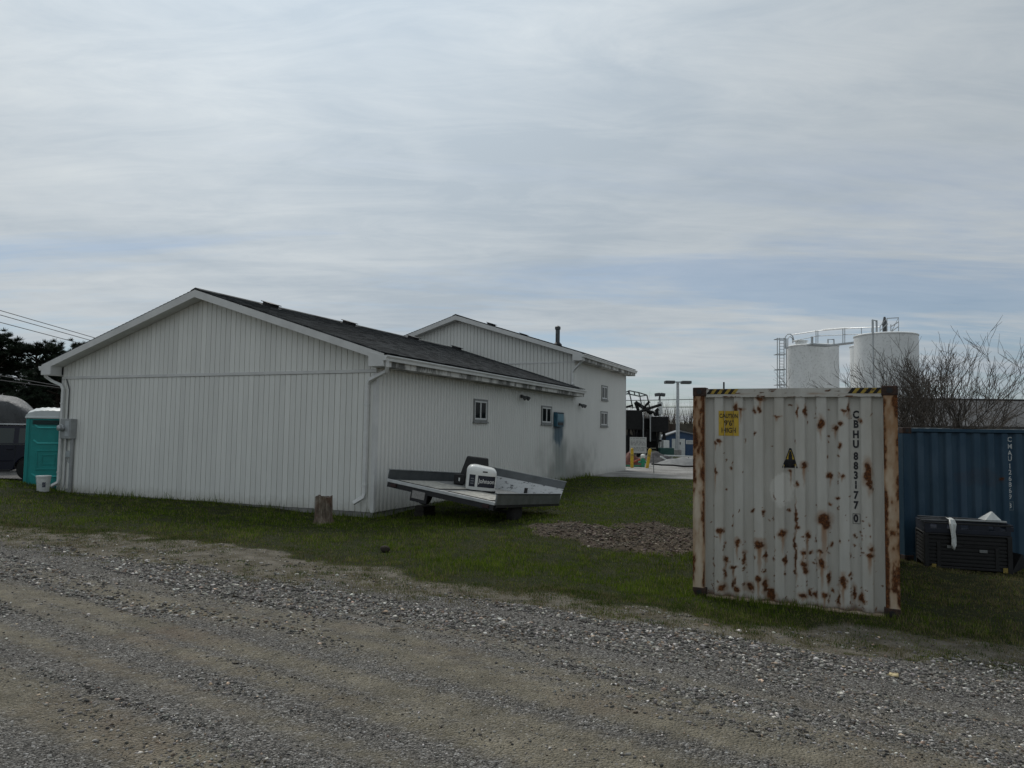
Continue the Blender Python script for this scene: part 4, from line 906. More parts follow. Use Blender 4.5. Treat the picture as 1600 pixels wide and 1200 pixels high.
# timber block under the raised far wheel
wp = TM @ Vector((AX, TL-.22, -.27)); gz_ = h1(wp.x, wp.y); hb = wp.z-.26-gz_
m = MB(); m.bx(-.2, .2, -.16, .16, 0, hb*.48); m.bx(-.18, .19, -.14, .15, hb*.50, hb)
o = m.obj('timber_block', simple('old_timber', (.03, .026, .02), .85, 0, .4, 8, .3), None, bevel=.008); o.location = (wp.x, wp.y, gz_-.02); o.rotation_euler = (0, 0, .9); tag(o, 'old timber blocking under the far wheel of the grey trailer', 'block')

# ---- outboard engine cowl on the deck
def deck_hit(X, Y):
    d = ray(X, Y); o = Vector((0, 0, CAMZ)); n = TRM @ Vector((0, 0, 1)); return o+d*((TO-o).dot(n)/d.dot(n))
p = deck_hit(750, 768); n = (TRM @ Vector((0, 0, 1)))
CYW = .05
cq = Matrix.Rotation(CYW, 3, 'Z') @ Matrix.Rotation(.085, 3, 'Y')@ Matrix.Rotation(.05, 3, 'X')
cw = thing('outboard_motor_cowl', 'white outboard engine cowl with a dark brand panel, lying on the trailer deck', 'engine cowl', M=Matrix.Translation(p+n*.02+Vector((-.01, .12, 0))) @ cq.to_4x4())
CWH = simple('white_gloss_cowl', (.70, .71, .69), .28, 0, .06, 3, spec=.5)
A0, B0, HC, EXP = .345, .25, .56, 5.0
def sect(z):
    u = max(0, (z-.40)/(HC-.40)); k = (1-u**3*.32); return A0*k*(.97+.03*min(1, z/.1)), B0*k*(.97+.03*min(1, z/.1))
v = []; f = []; NS = 40; zs = [0, .02, .05, .15, .28, .38, .43, .47, .50, .525, .543, .555, .56]
for z in zs:
    a_, b_ = sect(z); kk = 1 if z < .55 else (.86 if z < .557 else .60)
    for i in range(NS):
        t = 2*math.pi*i/NS; c_, s_ = math.cos(t), math.sin(t); v.append((math.copysign(abs(c_)**(2/EXP), c_)*a_*kk, math.copysign(abs(s_)**(2/EXP), s_)*b_*kk, z-.02*(math.copysign(abs(c_)**(2/EXP), c_)) if z > .4 else z))
for i in range(len(zs)-1):
    for k in range(NS): f.append((i*NS+k, i*NS+(k+1) % NS, (i+1)*NS+(k+1) % NS, (i+1)*NS+k))
f += [tuple(range(NS))[::-1], tuple((len(zs)-1)*NS+k for k in range(NS))]
MB().add(v, f).obj('shell', CWH, cw, True)
def cowl_y(x, z):
    a_, b_ = sect(z); return -b_*max(0, 1-min(1, abs(x/a_))**EXP)**(1/EXP)
def cowl_patch(name, x0, x1, z0, z1, mat, off, par):
    v = []; f = []
    for j in range(7):
        for i in range(13):
            x = x0+(x1-x0)*i/12; z = z0+(z1-z0)*j/6; v.append((x, cowl_y(x, z)-off, z))
    for j in range(6):
        for i in range(12): f.append((j*13+i, j*13+i+1, (j+1)*13+i+1, (j+1)*13+i))
    return MB().add(v, f).obj(name, mat, par, True)
NAVY = Mat('navy_decal').col((.010, .013, .026)).rough(.35).m
pan = cowl_patch('brand_panel', -.075, .315, .10, .36, NAVY, .003, cw)
cowl_patch('side_decal', -.27, -.135, .10, .37, NAVY, .003, cw)
V, F = text_mesh('Johnson', .115, bold=.0015); ww = max(v.x for v in V)-min(v.x for v in V); V = [Vector((v.x*.365/ww, v.y*.365/ww*1.2, 0)) for v in V]
def plate_text(name, V, F, x, z, fn, mat, par, off):
    return MB().add([(x+v.x, fn(x+v.x, z+v.y)-off, z+v.y) for v in V], F).obj(name, mat, par)
plate_text('lettering', V, F, .125, .235, cowl_y, CWH, pan, .006)
for k in range(3): cowl_patch('decal_mark', -.235, -.165, .16+.055*k, .185+.055*k, simple('grey_decal', (.16, .17, .19), .5), .006, cw)
cowl_patch('grip_recess', .02, .13, .435, .465, BLACKM, .004, cw)
MB().bx(-A0-.004, A0+.004, -B0-.004, B0+.004, -.005, .03).obj('lower_seal', RUB, cw, bevel=.03)
# black cover beside the cowl
p = deck_hit(716, 758)
bc = thing('engine_lower_cover', 'black plastic engine cover leaning behind the white cowl', 'engine cover', M=Matrix.Translation(p+n*.01+Vector((.06, .28, 0))) @ (Matrix.Rotation(.05, 3, 'Z') @ Matrix.Rotation(.06, 3, 'Y')).to_4x4())
m = MB(); m.prism([(-.12, .0), (.66, .0), (.60, .66), (.08, .68)], lambda a, b: (a, -.06+b*.12, b), lambda a, b: (a, .22-b*.05, b)); m.obj('cover_shell', BLKP, bc, bevel=.035)
m = MB(); m.bx(-.19, .05, -.24, -.08, 0, .24); ob = m.obj('side_block', BLKP, bc, bevel=.02); MB().bx(-.08, -.045, -.252, -.239, .08, .16).obj('sticker', WPL, ob)

# ================================================================== STUMP
def bark():
    M = Mat('stump_bark'); w = M.noise(16, 6, .7, M.pos((1, 1, .22))); v = M.noise(4, 5, .65); M.col(M.mix(M.ramp(v, [(.45, 0), (.7, .8)]), M.ramp(w, [(.3, (.02, .014, .010)), (.50, (.15, .12, .09)), (.68, (.36, .31, .25))]), (.10, .035, .018))); M.rough(.95); M.bump(w, 1.0, .03); return M.m
BARK = bark(); sp_ = pix_ground(505, 818)
sm = thing('tree_stump', 'short weathered tree stump standing on the lawn in front of the gable', 'stump', sp_, .3)
def stump():
    v = []; f = []; n = 44; hs = [-.08, 0, .05, .12, .22, .34, .46, .54, .565]
    for j, z in enumerate(hs):
        for i in range(n):
            t = 2*math.pi*i/n; fl = 1+.22*max(0, 1-z/.16)**2*(1+.7*math.sin(3*t+1)); rr = .168*fl*(1+.06*math.sin(2*t+.5)+.05*math.sin(7*t)+.045*math.sin(13*t+j*.4)+random.uniform(-.022, .022)); v.append((rr*math.cos(t), rr*math.sin(t), z+(.02*math.sin(t*3+1)+random.uniform(-.012, .012) if j > 6 else 0)))
    for j in range(len(hs)-1):
        for i in range(n): f.append((j*n+i, j*n+(i+1) % n, (j+1)*n+(i+1) % n, (j+1)*n+i))
    MB().add(v, f).obj('bark', BARK, sm)
    v2 = v[-n:]; c = (0, 0, .535); MB().add([(a*.97, b*.97, z-.012) for a, b, z in v2]+[c], [(i, (i+1) % n, n) for i in range(n)]).obj('cut_top', simple('gray_cut_wood', (.12, .095, .075), .9, 0, .4, 22, .4), sm)
stump()

# ================================================================== SMALL THINGS ON THE GROUND
lp = pix_ground(1396, 1059)
m = MB(); nn = 14; pts = [(math.cos(2*math.pi*i/nn)*(.045+.012*math.sin(i*2.3)), math.sin(2*math.pi*i/nn)*(.038+.01*math.cos(i*1.7))) for i in range(nn)]
m.add([(a, b, .010+.006*math.sin(i*1.9)) for i, (a, b) in enumerate(pts)]+[(0, 0, .02)]+[(a, b, .0) for a, b in pts], [(i, (i+1) % nn, nn) for i in range(nn)]+[(i, nn+1+i, nn+1+(i+1) % nn, (i+1) % nn) for i in range(nn)])
o = m.obj('flat_stone', simple('pale_sandstone', (.50, .41, .23), .8, 0, .2, 25, .3, 80)); o.location = (lp.x, lp.y, float(ground_z(np.array([lp.x]), np.array([lp.y]))[0])+.012); tag(o, 'pale yellow flat stone lying alone on the grey gravel', 'stone')
tp = pix_ground(622, 990); m = MB(); m.tube([(-.09, 0, .012), (-.02, .02, .03), (.05, .01, .02), (.11, .045, .035)], [.005, .006, .005, .003], 5); m.tube([(-.02, .02, .03), (.03, .06, .02)], [.004, .002], 5)
o = m.obj('twig', simple('pale_dead_wood', (.33, .28, .21), .85, 0, .2, 30), None, True); o.location = (tp.x, tp.y, float(ground_z(np.array([tp.x]), np.array([tp.y]))[0])); tag(o, 'small pale broken twig on the gravel below the stump', 'twig')
cp = pix_ground(601, 862); m = MB(); V = [Vector(q)*(.085*random.uniform(.7, 1.25)) for q in IV]; m.add([(q.x*1.2, q.y, q.z*.8+.04) for q in V], [tuple(int(i) for i in q) for q in IF])
o = m.obj('earth_clod', simple('dark_earth', (.035, .028, .02), .95, 0, .4, 30, .5)); s_m = o.modifiers.new('s', 'SUBSURF'); s_m.levels = s_m.render_levels = 2; o.location = cp; tag(o, 'dark clod of earth on the lawn between stump and road', 'clod')
# bucket
bp = pix_ground(67, 768)
bk = thing('plastic_bucket', 'white plastic bucket standing in front of the teal portable toilet', 'bucket', bp, .5)
MB().lathe([(.135, 0), (.14, .01), (.16, .36), (.172, .362), (.172, .395), (.16, .397), (.155, .37), (.13, .02)], 28).obj('pail', WPL, bk, True); MB().lathe([(.178, .385), (.178, .405), (.165, .412), (.0, .41)], 28).obj('lid', WPL, bk, True)
m = MB(); n = 8; v = [(.153*math.sin(a), -.153*math.cos(a), z) for z in (.12, .26) for a in [(-.1+.5*i/n) for i in range(n+1)]]; m.add(v, [(i, i+1, n+2+i, n+1+i) for i in range(n)]); m.obj('printed_label', simple('dark_print', (.08, .085, .11), .6, 0, .5, 60), bk)
MB().tube([(-.17, 0, .36), (-.15, -.10, .24), (0, -.19, .17), (.15, -.10, .24), (.17, 0, .36)], .004, 5).obj('handle', GALV, bk, True)

# ================================================================== PORTABLE TOILET
TEAL = simple('teal_plastic', (.012, .27, .255), .42, 0, .18, 2.5); TEALD = simple('dark_teal_plastic', (.008, .10, .095), .5, 0, .2, 4); ROOFW = simple('translucent_white_roof', (.62, .66, .66), .4, 0, .1, 3)
tq = at(74, 763, 21.7); tz = h1(tq.x, tq.y)
pt = thing('portable_toilet', 'teal portable toilet with white domed roof beside the building corner', 'portable toilet', (tq.x, tq.y, tz), .52)
hw, hd = .56, .58
MB().bx(-hw-.03, hw+.03, -hd-.03, hd+.03, 0, .13).obj('skid_base', TEALD, pt, bevel=.02); MB().bx(-hw, hw, -hd, hd, .12, 2.08).obj('cabin', TEAL, pt, bevel=.03)
for x in (-hw+.035, hw-.035): MB().bx(x-.045, x+.045, -hd-.025, -hd+.02, .13, 2.06).obj('corner_column', TEAL, pt, bevel=.015)
dr = MB().bx(-.44, .44, -hd-.016, -hd+.01, .18, 1.86).obj('door', TEAL, pt, bevel=.012)
for z in (.42, 1.36, 1.80): MB().add([(-.40, -hd-.017, z+.10), (-.28, -hd-.045, z), (.28, -hd-.045, z), (.40, -hd-.017, z+.10), (-.36, -hd-.017, z+.12), (-.25, -hd-.02, z+.04), (.25, -hd-.02, z+.04), (.36, -hd-.017, z+.12)], [(0, 1, 5, 4), (1, 2, 6, 5), (2, 3, 7, 6)]).obj('rib', simple('teal_rib', (.03, .40, .38), .4), dr)
m = MB()
for a in ((-.30, .30, .62, .66), (-.30, .30, 1.14, 1.18), (-.30, -.26, .66, 1.14), (.26, .30, .66, 1.14), (-.17, .17, .76, .79), (-.17, .17, 1.02, 1.05), (-.17, -.14, .79, 1.02), (.14, .17, .79, 1.02)): m.bx(a[0], a[1], -hd-.035, -hd-.014, a[2], a[3])
m.obj('moulding', TEAL, dr, bevel=.006); MB().bx(-.42, .42, -hd-.022, -hd+.01, 1.90, 2.03).obj('vent_slot', TEALD, pt)
for k in range(6): MB().bx(-.40, .40, -hd-.03, -hd-.02, 1.905+.021*k, 1.915+.021*k).obj('louvre', BLACKM, pt)
MB().bx(.30, .36, -hd-.05, -hd-.015, .92, 1.02).obj('latch', GREYM, dr, bevel=.005)
MB().bx(-hw-.04, hw+.04, -hd-.045, hd+.045, 2.07, 2.13).obj('roof_rim', ROOFW, pt, bevel=.015)
v = []; f = []; n = 17; mmm = 9
for j in range(mmm):
    for i in range(n):
        u = i/(n-1)*2-1; w = j/(mmm-1)*2-1; rib_ = .018*(i % 2); v.append((u*hw*1.05, w*hd*1.05, 2.12+(.27+rib_)*math.sqrt(max(0, 1-.92*abs(u)**2.6))*(1-.35*abs(w)**3)-.03*(abs(u) > .99)))
for j in range(mmm-1):
    for i in range(n-1): f.append((j*n+i, j*n+i+1, (j+1)*n+i+1, (j+1)*n+i))
MB().add(v, f).obj('roof', ROOFW, pt, True); MB().prism([(-hw*1.05+2*hw*1.05*i/16, 2.12+(.27)*math.sqrt(max(0, 1-.92*abs(i/8-1)**2.6))*.65) for i in range(17)]+[(hw*1.05, 2.10), (-hw*1.05, 2.10)], lambda a, b: (a, -hd*1.045, b), lambda a, b: (a, -hd*1.035, b)).obj('roof_end', ROOFW, pt)
MB().lathe([(.055, 2.1), (.055, 2.52), (.075, 2.53), (.05, 2.56)], 12, (.42, .42, 0)).obj('vent_pipe', TEALD, pt, True)

# ================================================================== SUV
CARP = Mat('navy_car_paint').col((.004, .005, .016)).rough(.25); CARP.b.inputs['Coat Weight'].default_value = .0; CARP.b.inputs['Specular IOR Level'].default_value = .3; CARP = CARP.m
CHR = simple('silver_trim', (.55, .56, .57), .25, .8, .1, 5); TINT = Mat('tinted_glass').col((.018, .028, .028)).rough(.05).m
cq_ = at(-32, 757, 24.4); cz = h1(cq_.x, cq_.y)
sv = thing('parked_suv', 'dark navy sport utility vehicle parked beside the portable toilet', 'car', (cq_.x, cq_.y, cz), .42)
LN, WD = 4.95, 1.92
def arch(cx, r, n=9): return [(cx+r*math.cos(math.pi-math.pi*i/n), .36+r*math.sin(math.pi-math.pi*i/n)) for i in range(n+1)]
side = [(-2.45, .42), (-2.47, .75), (-2.38, 1.03), (-1.3, 1.13), (-1.12, 1.15), (2.36, 1.16), (2.45, .95), (2.47, .45), (2.35, .36)]+[(a, b) for a, b in arch(1.5, .42)][::-1]+[(1.0, .32), (-1.05, .32)]+[(a, b) for a, b in arch(-1.52, .42)][::-1]+[(-2.0, .34)]
MB().prism(side, lambda a, b: (a, -WD/2+(.05*max(0, (b-.75))), b), lambda a, b: (a, WD/2-(.05*max(0, (b-.75))), b)).obj('body', CARP, sv, True, bevel=.035)
cab = [(-1.18, 1.14), (-.52, 1.74), (-.3, 1.79), (1.95, 1.80), (2.12, 1.74), (2.36, 1.15)]
MB().prism(cab, lambda a, b: (a, -WD/2+.03+.26*(b-1.14), b), lambda a, b: (a, WD/2-.03-.26*(b-1.14), b)).obj('cabin', CARP, sv, True, bevel=.04)
for sg in (-1, 1):
    yy = lambda b: sg*(WD/2-.026-.26*(b-1.14)+.0)
    for poly in ([(-.98, 1.20), (-.47, 1.66), (.05, 1.68), (.05, 1.20)], [(.17, 1.20), (.17, 1.68), (1.02, 1.68), (1.02, 1.20)], [(1.16, 1.20), (1.16, 1.68), (1.90, 1.66), (2.08, 1.22)]):
        w = MB(); w.prism(poly, lambda a, b: (a, yy(b)+sg*.004, b), lambda a, b: (a, yy(b)-sg*.01, b)); w.obj('window', TINT, sv)
    MB().tube([(-.40, yy(1.74)+sg*.0, 1.765), (0, yy(1.78), 1.80), (1.9, yy(1.78), 1.81), (2.05, yy(1.76), 1.78)], .024, 6).obj('roof_trim', CHR, sv, True)
    MB().bx(-1.05, 2.30, sg*(WD/2-.016), sg*(WD/2-.026), 1.155, 1.178).obj('belt_trim', DARKG, sv)
    for x in (.10, 1.09): MB().bx(x-.006, x+.006, sg*(WD/2-.012), sg*(WD/2+.001), .42, 1.14).obj('door_seam', BLACKM, sv); 
    for x in (-.12, .85): MB().bx(x, x+.18, sg*(WD/2-.012), sg*(WD/2+.022), .99, 1.025).obj('door_handle', CARP, sv, bevel=.01)
    MB().bx(-1.0, 1.0, sg*(WD/2-.01), sg*(WD/2+.035), .30, .36).obj('running_board', BLACKM, sv, bevel=.01); MB().bx(-1.0, 1.05, sg*(WD/2-.005), sg*(WD/2+.012), .62, .68).obj('side_moulding', CARP, sv, bevel=.008)
    MB().box((-.86, sg*(WD/2+.10), 1.24), (.12, .2, .16)).obj('mirror', CARP, sv, bevel=.03)
    for x in (-1.52, 1.5): wheel((x, sg*(WD/2-.13), .37), .37, .24, None, sv, rim=CHR)
    MB().bx(2.40, 2.475, sg*.62, sg*.90, .85, 1.08).obj('tail_light', simple('red_lens', (.2, .01, .01), .2), sv, bevel=.01); MB().bx(-2.475, -2.40, sg*.55, sg*.88, .72, .90).obj('headlight', simple('clear_lens', (.5, .5, .5), .1), sv, bevel=.01)
MB().bx(-2.52, -2.40, -.9, .9, .38, .60).obj('bumper', BLACKM, sv, bevel=.03); MB().bx(2.40, 2.53, -.9, .9, .40, .62).obj('bumper', BLACKM, sv, bevel=.03)

# ================================================================== BOAT UNDER A TARP
TARP = Mat('grey_tarpaulin'); tv = TARP.noise(1.5, 6, .6, TARP.pos((1, 1, .5)), .6); TARP.col(TARP.ramp(tv, [(.3, (.040, .043, .046)), (.7, (.078, .082, .086))])).rough(.6); TARP.bump(TARP.noise(3.5, 5, .6, TARP.pos((1, 1, .6), (0, .6, 0)), 1.2), .8, .10); TARP = TARP.m
bq = at(-60, 700, 28.5); bz = h1(bq.x, bq.y)
bo_ = thing('covered_boat', 'boat shrouded in a grey tarpaulin behind the navy car', 'boat', (bq.x, bq.y, bz), .50)
v = []; f = []; n = 26; st_n = 22
for j in range(st_n):
    u = j/(st_n-1); x = -3.6+6.5*u; top = 3.02-.10*math.sin(u*3.1)-(.0 if u < .78 else 1.3*((u-.78)/.22)**1.4)-(.6*((.15-u)/.15)**2 if u < .15 else 0); hwid = 1.22*(1-(.55*((u-.8)/.2)**2 if u > .8 else 0)); base = .95
    for i in range(n):
        t = i/(n-1)*2-1; a = abs(t); yy = math.copysign(min(1, a*1.55)**1.0, t)*hwid*(1 if a > .645 else 1); zz = top-.30*(min(1, a*1.55))**2.2 if a < .645 else top-.30-(a-.645)/.355*(top-.30-base)
        wr = .035*math.sin(u*31+t*5)+.03*math.sin(u*17-t*9+1); v.append((x+wr*.3, yy*(1+wr*.6), zz+wr))
for j in range(st_n-1):
    for i in range(n-1): f.append((j*n+i, j*n+i+1, (j+1)*n+i+1, (j+1)*n+i))
f += [tuple(range(n))[::-1], tuple((st_n-1)*n+i for i in range(n))]
tp_ = MB().add(v, f).obj('tarpaulin', TARP, bo_, True); ss = tp_.modifiers.new('s', 'SUBSURF'); ss.levels = ss.render_levels = 1
m = MB()
for j in range(9):
    pass
hull = [(-3.3, .75, .95), (-3.3, .25, .55), (2.2, .25, .55), (2.9, .05, 1.0), (2.2, .95, 1.0)]
m.add([(-3.4, -1.05, 1.1), (-3.4, 1.05, 1.1), (-3.3, .0, .55), (2.0, -1.0, 1.15), (2.0, 1.0, 1.15), (1.9, 0, .55), (2.9, 0, 1.25)], [(0, 2, 1), (0, 3, 5, 2), (1, 2, 5, 4), (3, 6, 5), (4, 5, 6), (0, 1, 4, 6, 3)]); m.obj('hull', WPL, bo_)
m = MB()
for y in (-.6, .6): m.bx(-3.0, 3.0, y-.05, y+.05, .42, .54)
m.tube([(2.9, -.6, .48), (4.0, 0, .48)], .05, 6); m.tube([(2.9, .6, .48), (4.0, 0, .48)], .05, 6); m.bx(-1.3, -1.2, -1.0, 1.0, .30, .42); m.bx(3.9, 4.0, -.06, .06, 0, .46); m.obj('boat_trailer_frame', GALV, bo_)
for y in (-1.05, 1.05): wheel((-1.25, y, .34), .34, .2, None, bo_)
for x in (-2.4, -.6, 1.2): MB().tube([(x, -1.19, 1.1), (x, -1.24, 1.9), (x, -1.1, 2.66), (x, 0, 3.0)], .012, 5).obj('tie_rope', DARKG, bo_, True)

# ================================================================== TREES
def needle_tree(name, label, base, height, rad, seed, group, nclump=1250):
    rg = np.random.default_rng(seed); random.seed(seed)
    t = thing(name, label, 'tree', base, 0, group)
    m = MB(); m.tube([(0, 0, -.2), (.05, 0, height*.3), (-.05, .05, height*.6), (0, 0, height*.92)], [.20, .17, .11, .03], 8)
    tips = []
    for k in range(95):
        z = height*(.16+.78*rg.random()); a = rg.uniform(0, 6.28); u = z/height; L = rad*(1-((u-.42)/.62)**2*.78)*rg.uniform(.7, 1.08); L = max(.4, L)
        e = Vector((math.cos(a)*L, math.sin(a)*L, z+L*rg.uniform(.10, .42))); mid = Vector((math.cos(a)*L*.5, math.sin(a)*L*.5, z+L*.05)); m.tube([(0, 0, z*.96), mid, e], [.05, .03, .012], 5)
        tips.append((Vector((0, 0, z)), mid, e))
    m.obj('trunk', simple('pine_bark', (.05, .038, .028), .95, 0, .3, 9), t, True)
    P = []
    for o_, mid, e in tips:
        for k in range(nclump//95+1):
            w = rg.random()**.6; p = mid.lerp(e, w) if w > .0 else mid; P.append((p.x+rg.normal(0, .22), p.y+rg.normal(0, .22), p.z+rg.normal(0, .14)+.08))
    P = np.array(P); n = len(P); K = 46; c = np.repeat(P, K, 0); N_ = len(c)
    d_ = rg.normal(0, 1, (N_, 3)); d_[:, 2] = np.abs(d_[:, 2])*.9+.25; d_ /= np.linalg.norm(d_, axis=1)[:, None]; L = rg.uniform(.16, .36, N_)[:, None]; sd_ = np.cross(d_, rg.normal(0, 1, (N_, 3))); sd_ /= np.linalg.norm(sd_, axis=1)[:, None]+1e-9; w = .022
    b0 = c+d_*.02; tipp = c+d_*L; V = np.stack([b0-sd_*w, b0+sd_*w, tipp], 1).reshape(-1, 3); F = np.arange(N_*3).reshape(-1, 3)
    k_ = rg.uniform(.55, 1.25, n); cc = np.repeat(k_, K)[:, None]*np.array([[.014, .024, .013]])*rg.uniform(.7, 1.3, (N_, 1)); np_mesh('crown', V, F, NEEDLE, t, False, {'Col': np.repeat(cc, 3, 0)})
    return t
NEEDLE = attr_mat('pine_needles', .7, .12)
def gpos(X, depth): p = at(X, 660, depth); return Vector((p.x, p.y, h1(p.x, p.y)))
G = 'pines beyond the parked vehicles'
needle_tree('pine_tree', 'broad dark pine standing behind the tarp-covered boat', gpos(52, 44), 6.6, 2.5, 11, G)
needle_tree('pine_tree', 'dark pine cut off by the left picture edge', gpos(-30, 43), 7.2, 2.3, 12, G)
needle_tree('pine_tree', 'pine whose tip shows just above the left roof slope', gpos(135, 52), 7.5, 2.3, 13, G)
needle_tree('pine_tree', 'low dark pine filling the gap over the portable toilet', gpos(88, 40), 4.6, 2.2, 14, G)
TWIG = simple('bare_twigs', (.085, .07, .058), .9, 0, .3, 8)
def bare(name, label, base, height, spread, seed, stems, group=None, depth_=5, thick=.03, up=.75):
    rg = random.Random(seed); t = thing(name, label, 'shrub' if stems > 2 else 'tree', base, 0, group); tr = MB(); tw = MB()
    def grow(mb, p, d, L, r, k):
        n = 3; pts = [p]; q = p.copy(); dd = d.copy()
        for i in range(n):
            dd = (dd+Vector((rg.gauss(0, .16), rg.gauss(0, .16), rg.gauss(.05, .12)))).normalized(); q = q+dd*(L/n); pts.append(q.copy())
        r = max(r, .0070); mb.tube(pts, [r, r*.9, r*.8, r*.65], 4 if k < 2 else 3, False)
        if k >= depth_: return
        for j in range(rg.choice((2, 3, 3, 4)) if k < depth_-1 else 3):
            b = pts[rg.choice((1, 2, 3, 3))]; nd = (dd*up+Vector((rg.gauss(0, .5), rg.gauss(0, .5), rg.gauss(.15, .3)))).normalized(); grow(tw, b, nd, L*rg.uniform(.55, .8), r*.55, k+1)
    for s_ in range(stems):
        a = rg.uniform(0, 6.28); rr = spread*.25*rg.random(); lean = rg.uniform(.05, .55) if stems > 2 else .05
        grow(tr, Vector((rr*math.cos(a), rr*math.sin(a), -.05)), Vector((math.cos(a)*lean, math.sin(a)*lean, 1)).normalized(), height*rg.uniform(.36, .5), thick, 0 if stems <= 2 else 1)
    tr.obj('trunk' if stems <= 2 else 'stems', TWIG, t, True); tw.obj('crown', TWIG, t); return t
GB = 'bare shrubs around the containers'
bare('bare_shrub', 'dense leafless shrub just behind the right edge of the rusty container', gpos(1432, 25), 4.3, 1.6, 21, 14, GB, 5, .036, 1.15)
bare('bare_shrub', 'leafless shrub in front of the right-hand tank', gpos(1460, 26), 5.2, 2.2, 22, 15, GB, 5, .036, 1.2)
bare('bare_tree', 'slender leafless young tree, tallest over the brown roof', gpos(1528, 25), 6.3, 1.2, 26, 1, GB, 5, .05, 1.25)
bare('bare_tree', 'short leafless sapling near the right picture edge', gpos(1572, 26), 4.6, 1.2, 24, 2, GB, 4, .03, 1.1)
bare('bare_shrub', 'small leafless shrub at the foot of the caged ladder', gpos(1204, 46), 4.6, 2.0, 25, 8, GB, 5, .04, 1.0)
bare('bare_shrub', 'low leafless shrub peeping over the blue container', gpos(1502, 24.5), 3.1, 2.2, 27, 8, GB, 5, .03, 1.0)

# ---- far woods
def woods():
    rg = np.random.default_rng(5); m = MB(); v = []; f = []; cols = []
    X = np.concatenate([rg.uniform(-260, 330, 900)]); Y = 150+rg.uniform(-12, 45, len(X)); 
    V = []; F = []; n0 = 0
    for x, y in zip(X, Y):
        hh = rg.uniform(6, 9.5)*(1+.2*math.sin(x*.05)); 
        for k in range(44):
            a = rg.uniform(0, 6.28); b0 = np.array([x+rg.normal(0, .3), y+rg.normal(0, .3), rg.uniform(0, hh*.35)]); e = b0+np.array([math.cos(a)*rg.uniform(.4, 2.6), math.sin(a)*rg.uniform(.4, 2.6), rg.uniform(.3, .8)*hh]); w = rg.uniform(.015, .06); V += [b0+[w, 0, 0], b0-[w, 0, 0], e]; cols.append(rg.uniform(.6, 1.3))
    V = np.array(V); V[:, 2] -= .3; F = np.arange(len(V)).reshape(-1, 3); c = np.repeat(np.array(cols), 3)[:, None]*np.array([[.075, .058, .045]])
    o = np_mesh('woods', V, F, attr_mat('far_twigs', .9), None, False, {'Col': c}); tag(o, 'leafless brown woodland along the horizon', 'woods', None, 'stuff')
    # undergrowth
    xs = np.arange(-400, 460, 3.); prof = []
    V = []; F = []
    for j, (yy, s0) in enumerate(((146, 0), (158, 4), (172, 9))):
        hts = 2.0+3.0*fbm(xs*.12, xs*0+j, s0, 4); b = len(V)
        for k, x in enumerate(xs): dy = 3*math.sin(k*.7+j); V += [(x, yy+dy-3, -.5), (x, yy+dy, hts[k]), (x, yy+dy+3, -.5)]
        for k in range(len(xs)-1): F += [(b+3*k, b+3*k+3, b+3*k+4, b+3*k+1), (b+3*k+1, b+3*k+4, b+3*k+5, b+3*k+2)]
    o = MB().add(V, F).obj('undergrowth', simple('brown_thicket', (.05, .042, .03), .95, 0, .5, .6, .6, 2)); tag(o, 'brown thicket below the far woodland', 'thicket', None, 'stuff')
woods()

# ================================================================== TANKS
TANKW = Mat('white_tank_paint'); a1 = TANKW.noise(1.2, 7, .7, TANKW.pos((1, 1, .5))); a2 = TANKW.noise(6, 6, .7); TANKW.col(TANKW.mix(TANKW.ramp(a2, [(.52, 0), (.7, .5)]), TANKW.ramp(a1, [(.3, (.66, .67, .66)), (.65, (.80, .81, .80))]), (.26, .25, .23))).rough(.6); TANKW = TANKW.m
def tank(X0, X1, Ytop, depth, label, hatch):
    r_ = (X1-X0)/2/FOC*depth*1.0; c = at((X0+X1)/2, Ytop, depth); gz2 = h1(c.x, c.y); top = c.z-gz2
    t = thing('storage_tank', label, 'tank', (c.x, c.y, gz2), 0, 'white storage tanks')
    MB().lathe([(r_, 0), (r_, top), (r_*.985, top+.012)], 64).obj('shell', TANKW, t, True); MB().lathe([(r_*1.0, top+.010), (r_*.96, top+.06), (r_*.5, top+.14), (.05, top+.18)], 64).obj('roof', TANKW, t, True)
    MB().lathe([(r_+.004, top-.07), (r_+.035, top-.06), (r_+.035, top+.004), (r_+.004, top+.006)], 64).obj('top_rim', TANKW, t, True)
    for k in range(1, 4): MB().lathe([(r_+.001, top*k/4-.02), (r_+.010, top*k/4), (r_+.001, top*k/4+.02)], 64).obj('weld_seam', TANKW, t, True)
    MB().lathe([(r_+.25, -.05), (r_+.25, .12)], 40).obj('footing', CONC, t)
    if hatch:
        MB().lathe([(.42, top+.05), (.42, top+.33), (.52, top+.34), (.52, top+.38), (.3, top+.42)], 20, (-r_*.56, -r_*.3, 0)).obj('hatch', TANKW, t, True)
        MB().tube([(r_*.58, -.3, top), (r_*.58, -.3, top+.55), (r_*.82, -.3, top+.55), (r_*.82, -.3, top+.1)], .06, 6).obj('vent_pipe', GALV, t, True)
    return t, c, r_, top
tA = tank(1230, 1307.5, 542, 56, 'left white cylindrical tank with round hatch above the rusty container', True)
tB = tank(1338, 1429.5, 525, 48.5, 'largest white cylindrical tank behind the leafless shrub', False)
tC = tank(1331, 1407, 541, 57.5, 'white tank mostly hidden behind the largest tank', False)
rB = tB[0]; MB().tube([(-tB[2]*.76, -tB[2]*.66, 0), (-tB[2]*.76, -tB[2]*.66, tB[3]+.5)], .03, 6).obj('riser_pipe', GALV, rB, True)
m = MB(); q = tB[2]; m.tube([(-q*.76, -q*.66, tB[3]-.02), (-q*.76, -q*.66, tB[3]+.85), (-q*.55, -q*.5, tB[3]+.85), (-q*.55, -q*.5, tB[3]+.1)], .07, 6); m.obj('vent_pipe', GALV, rB, True)
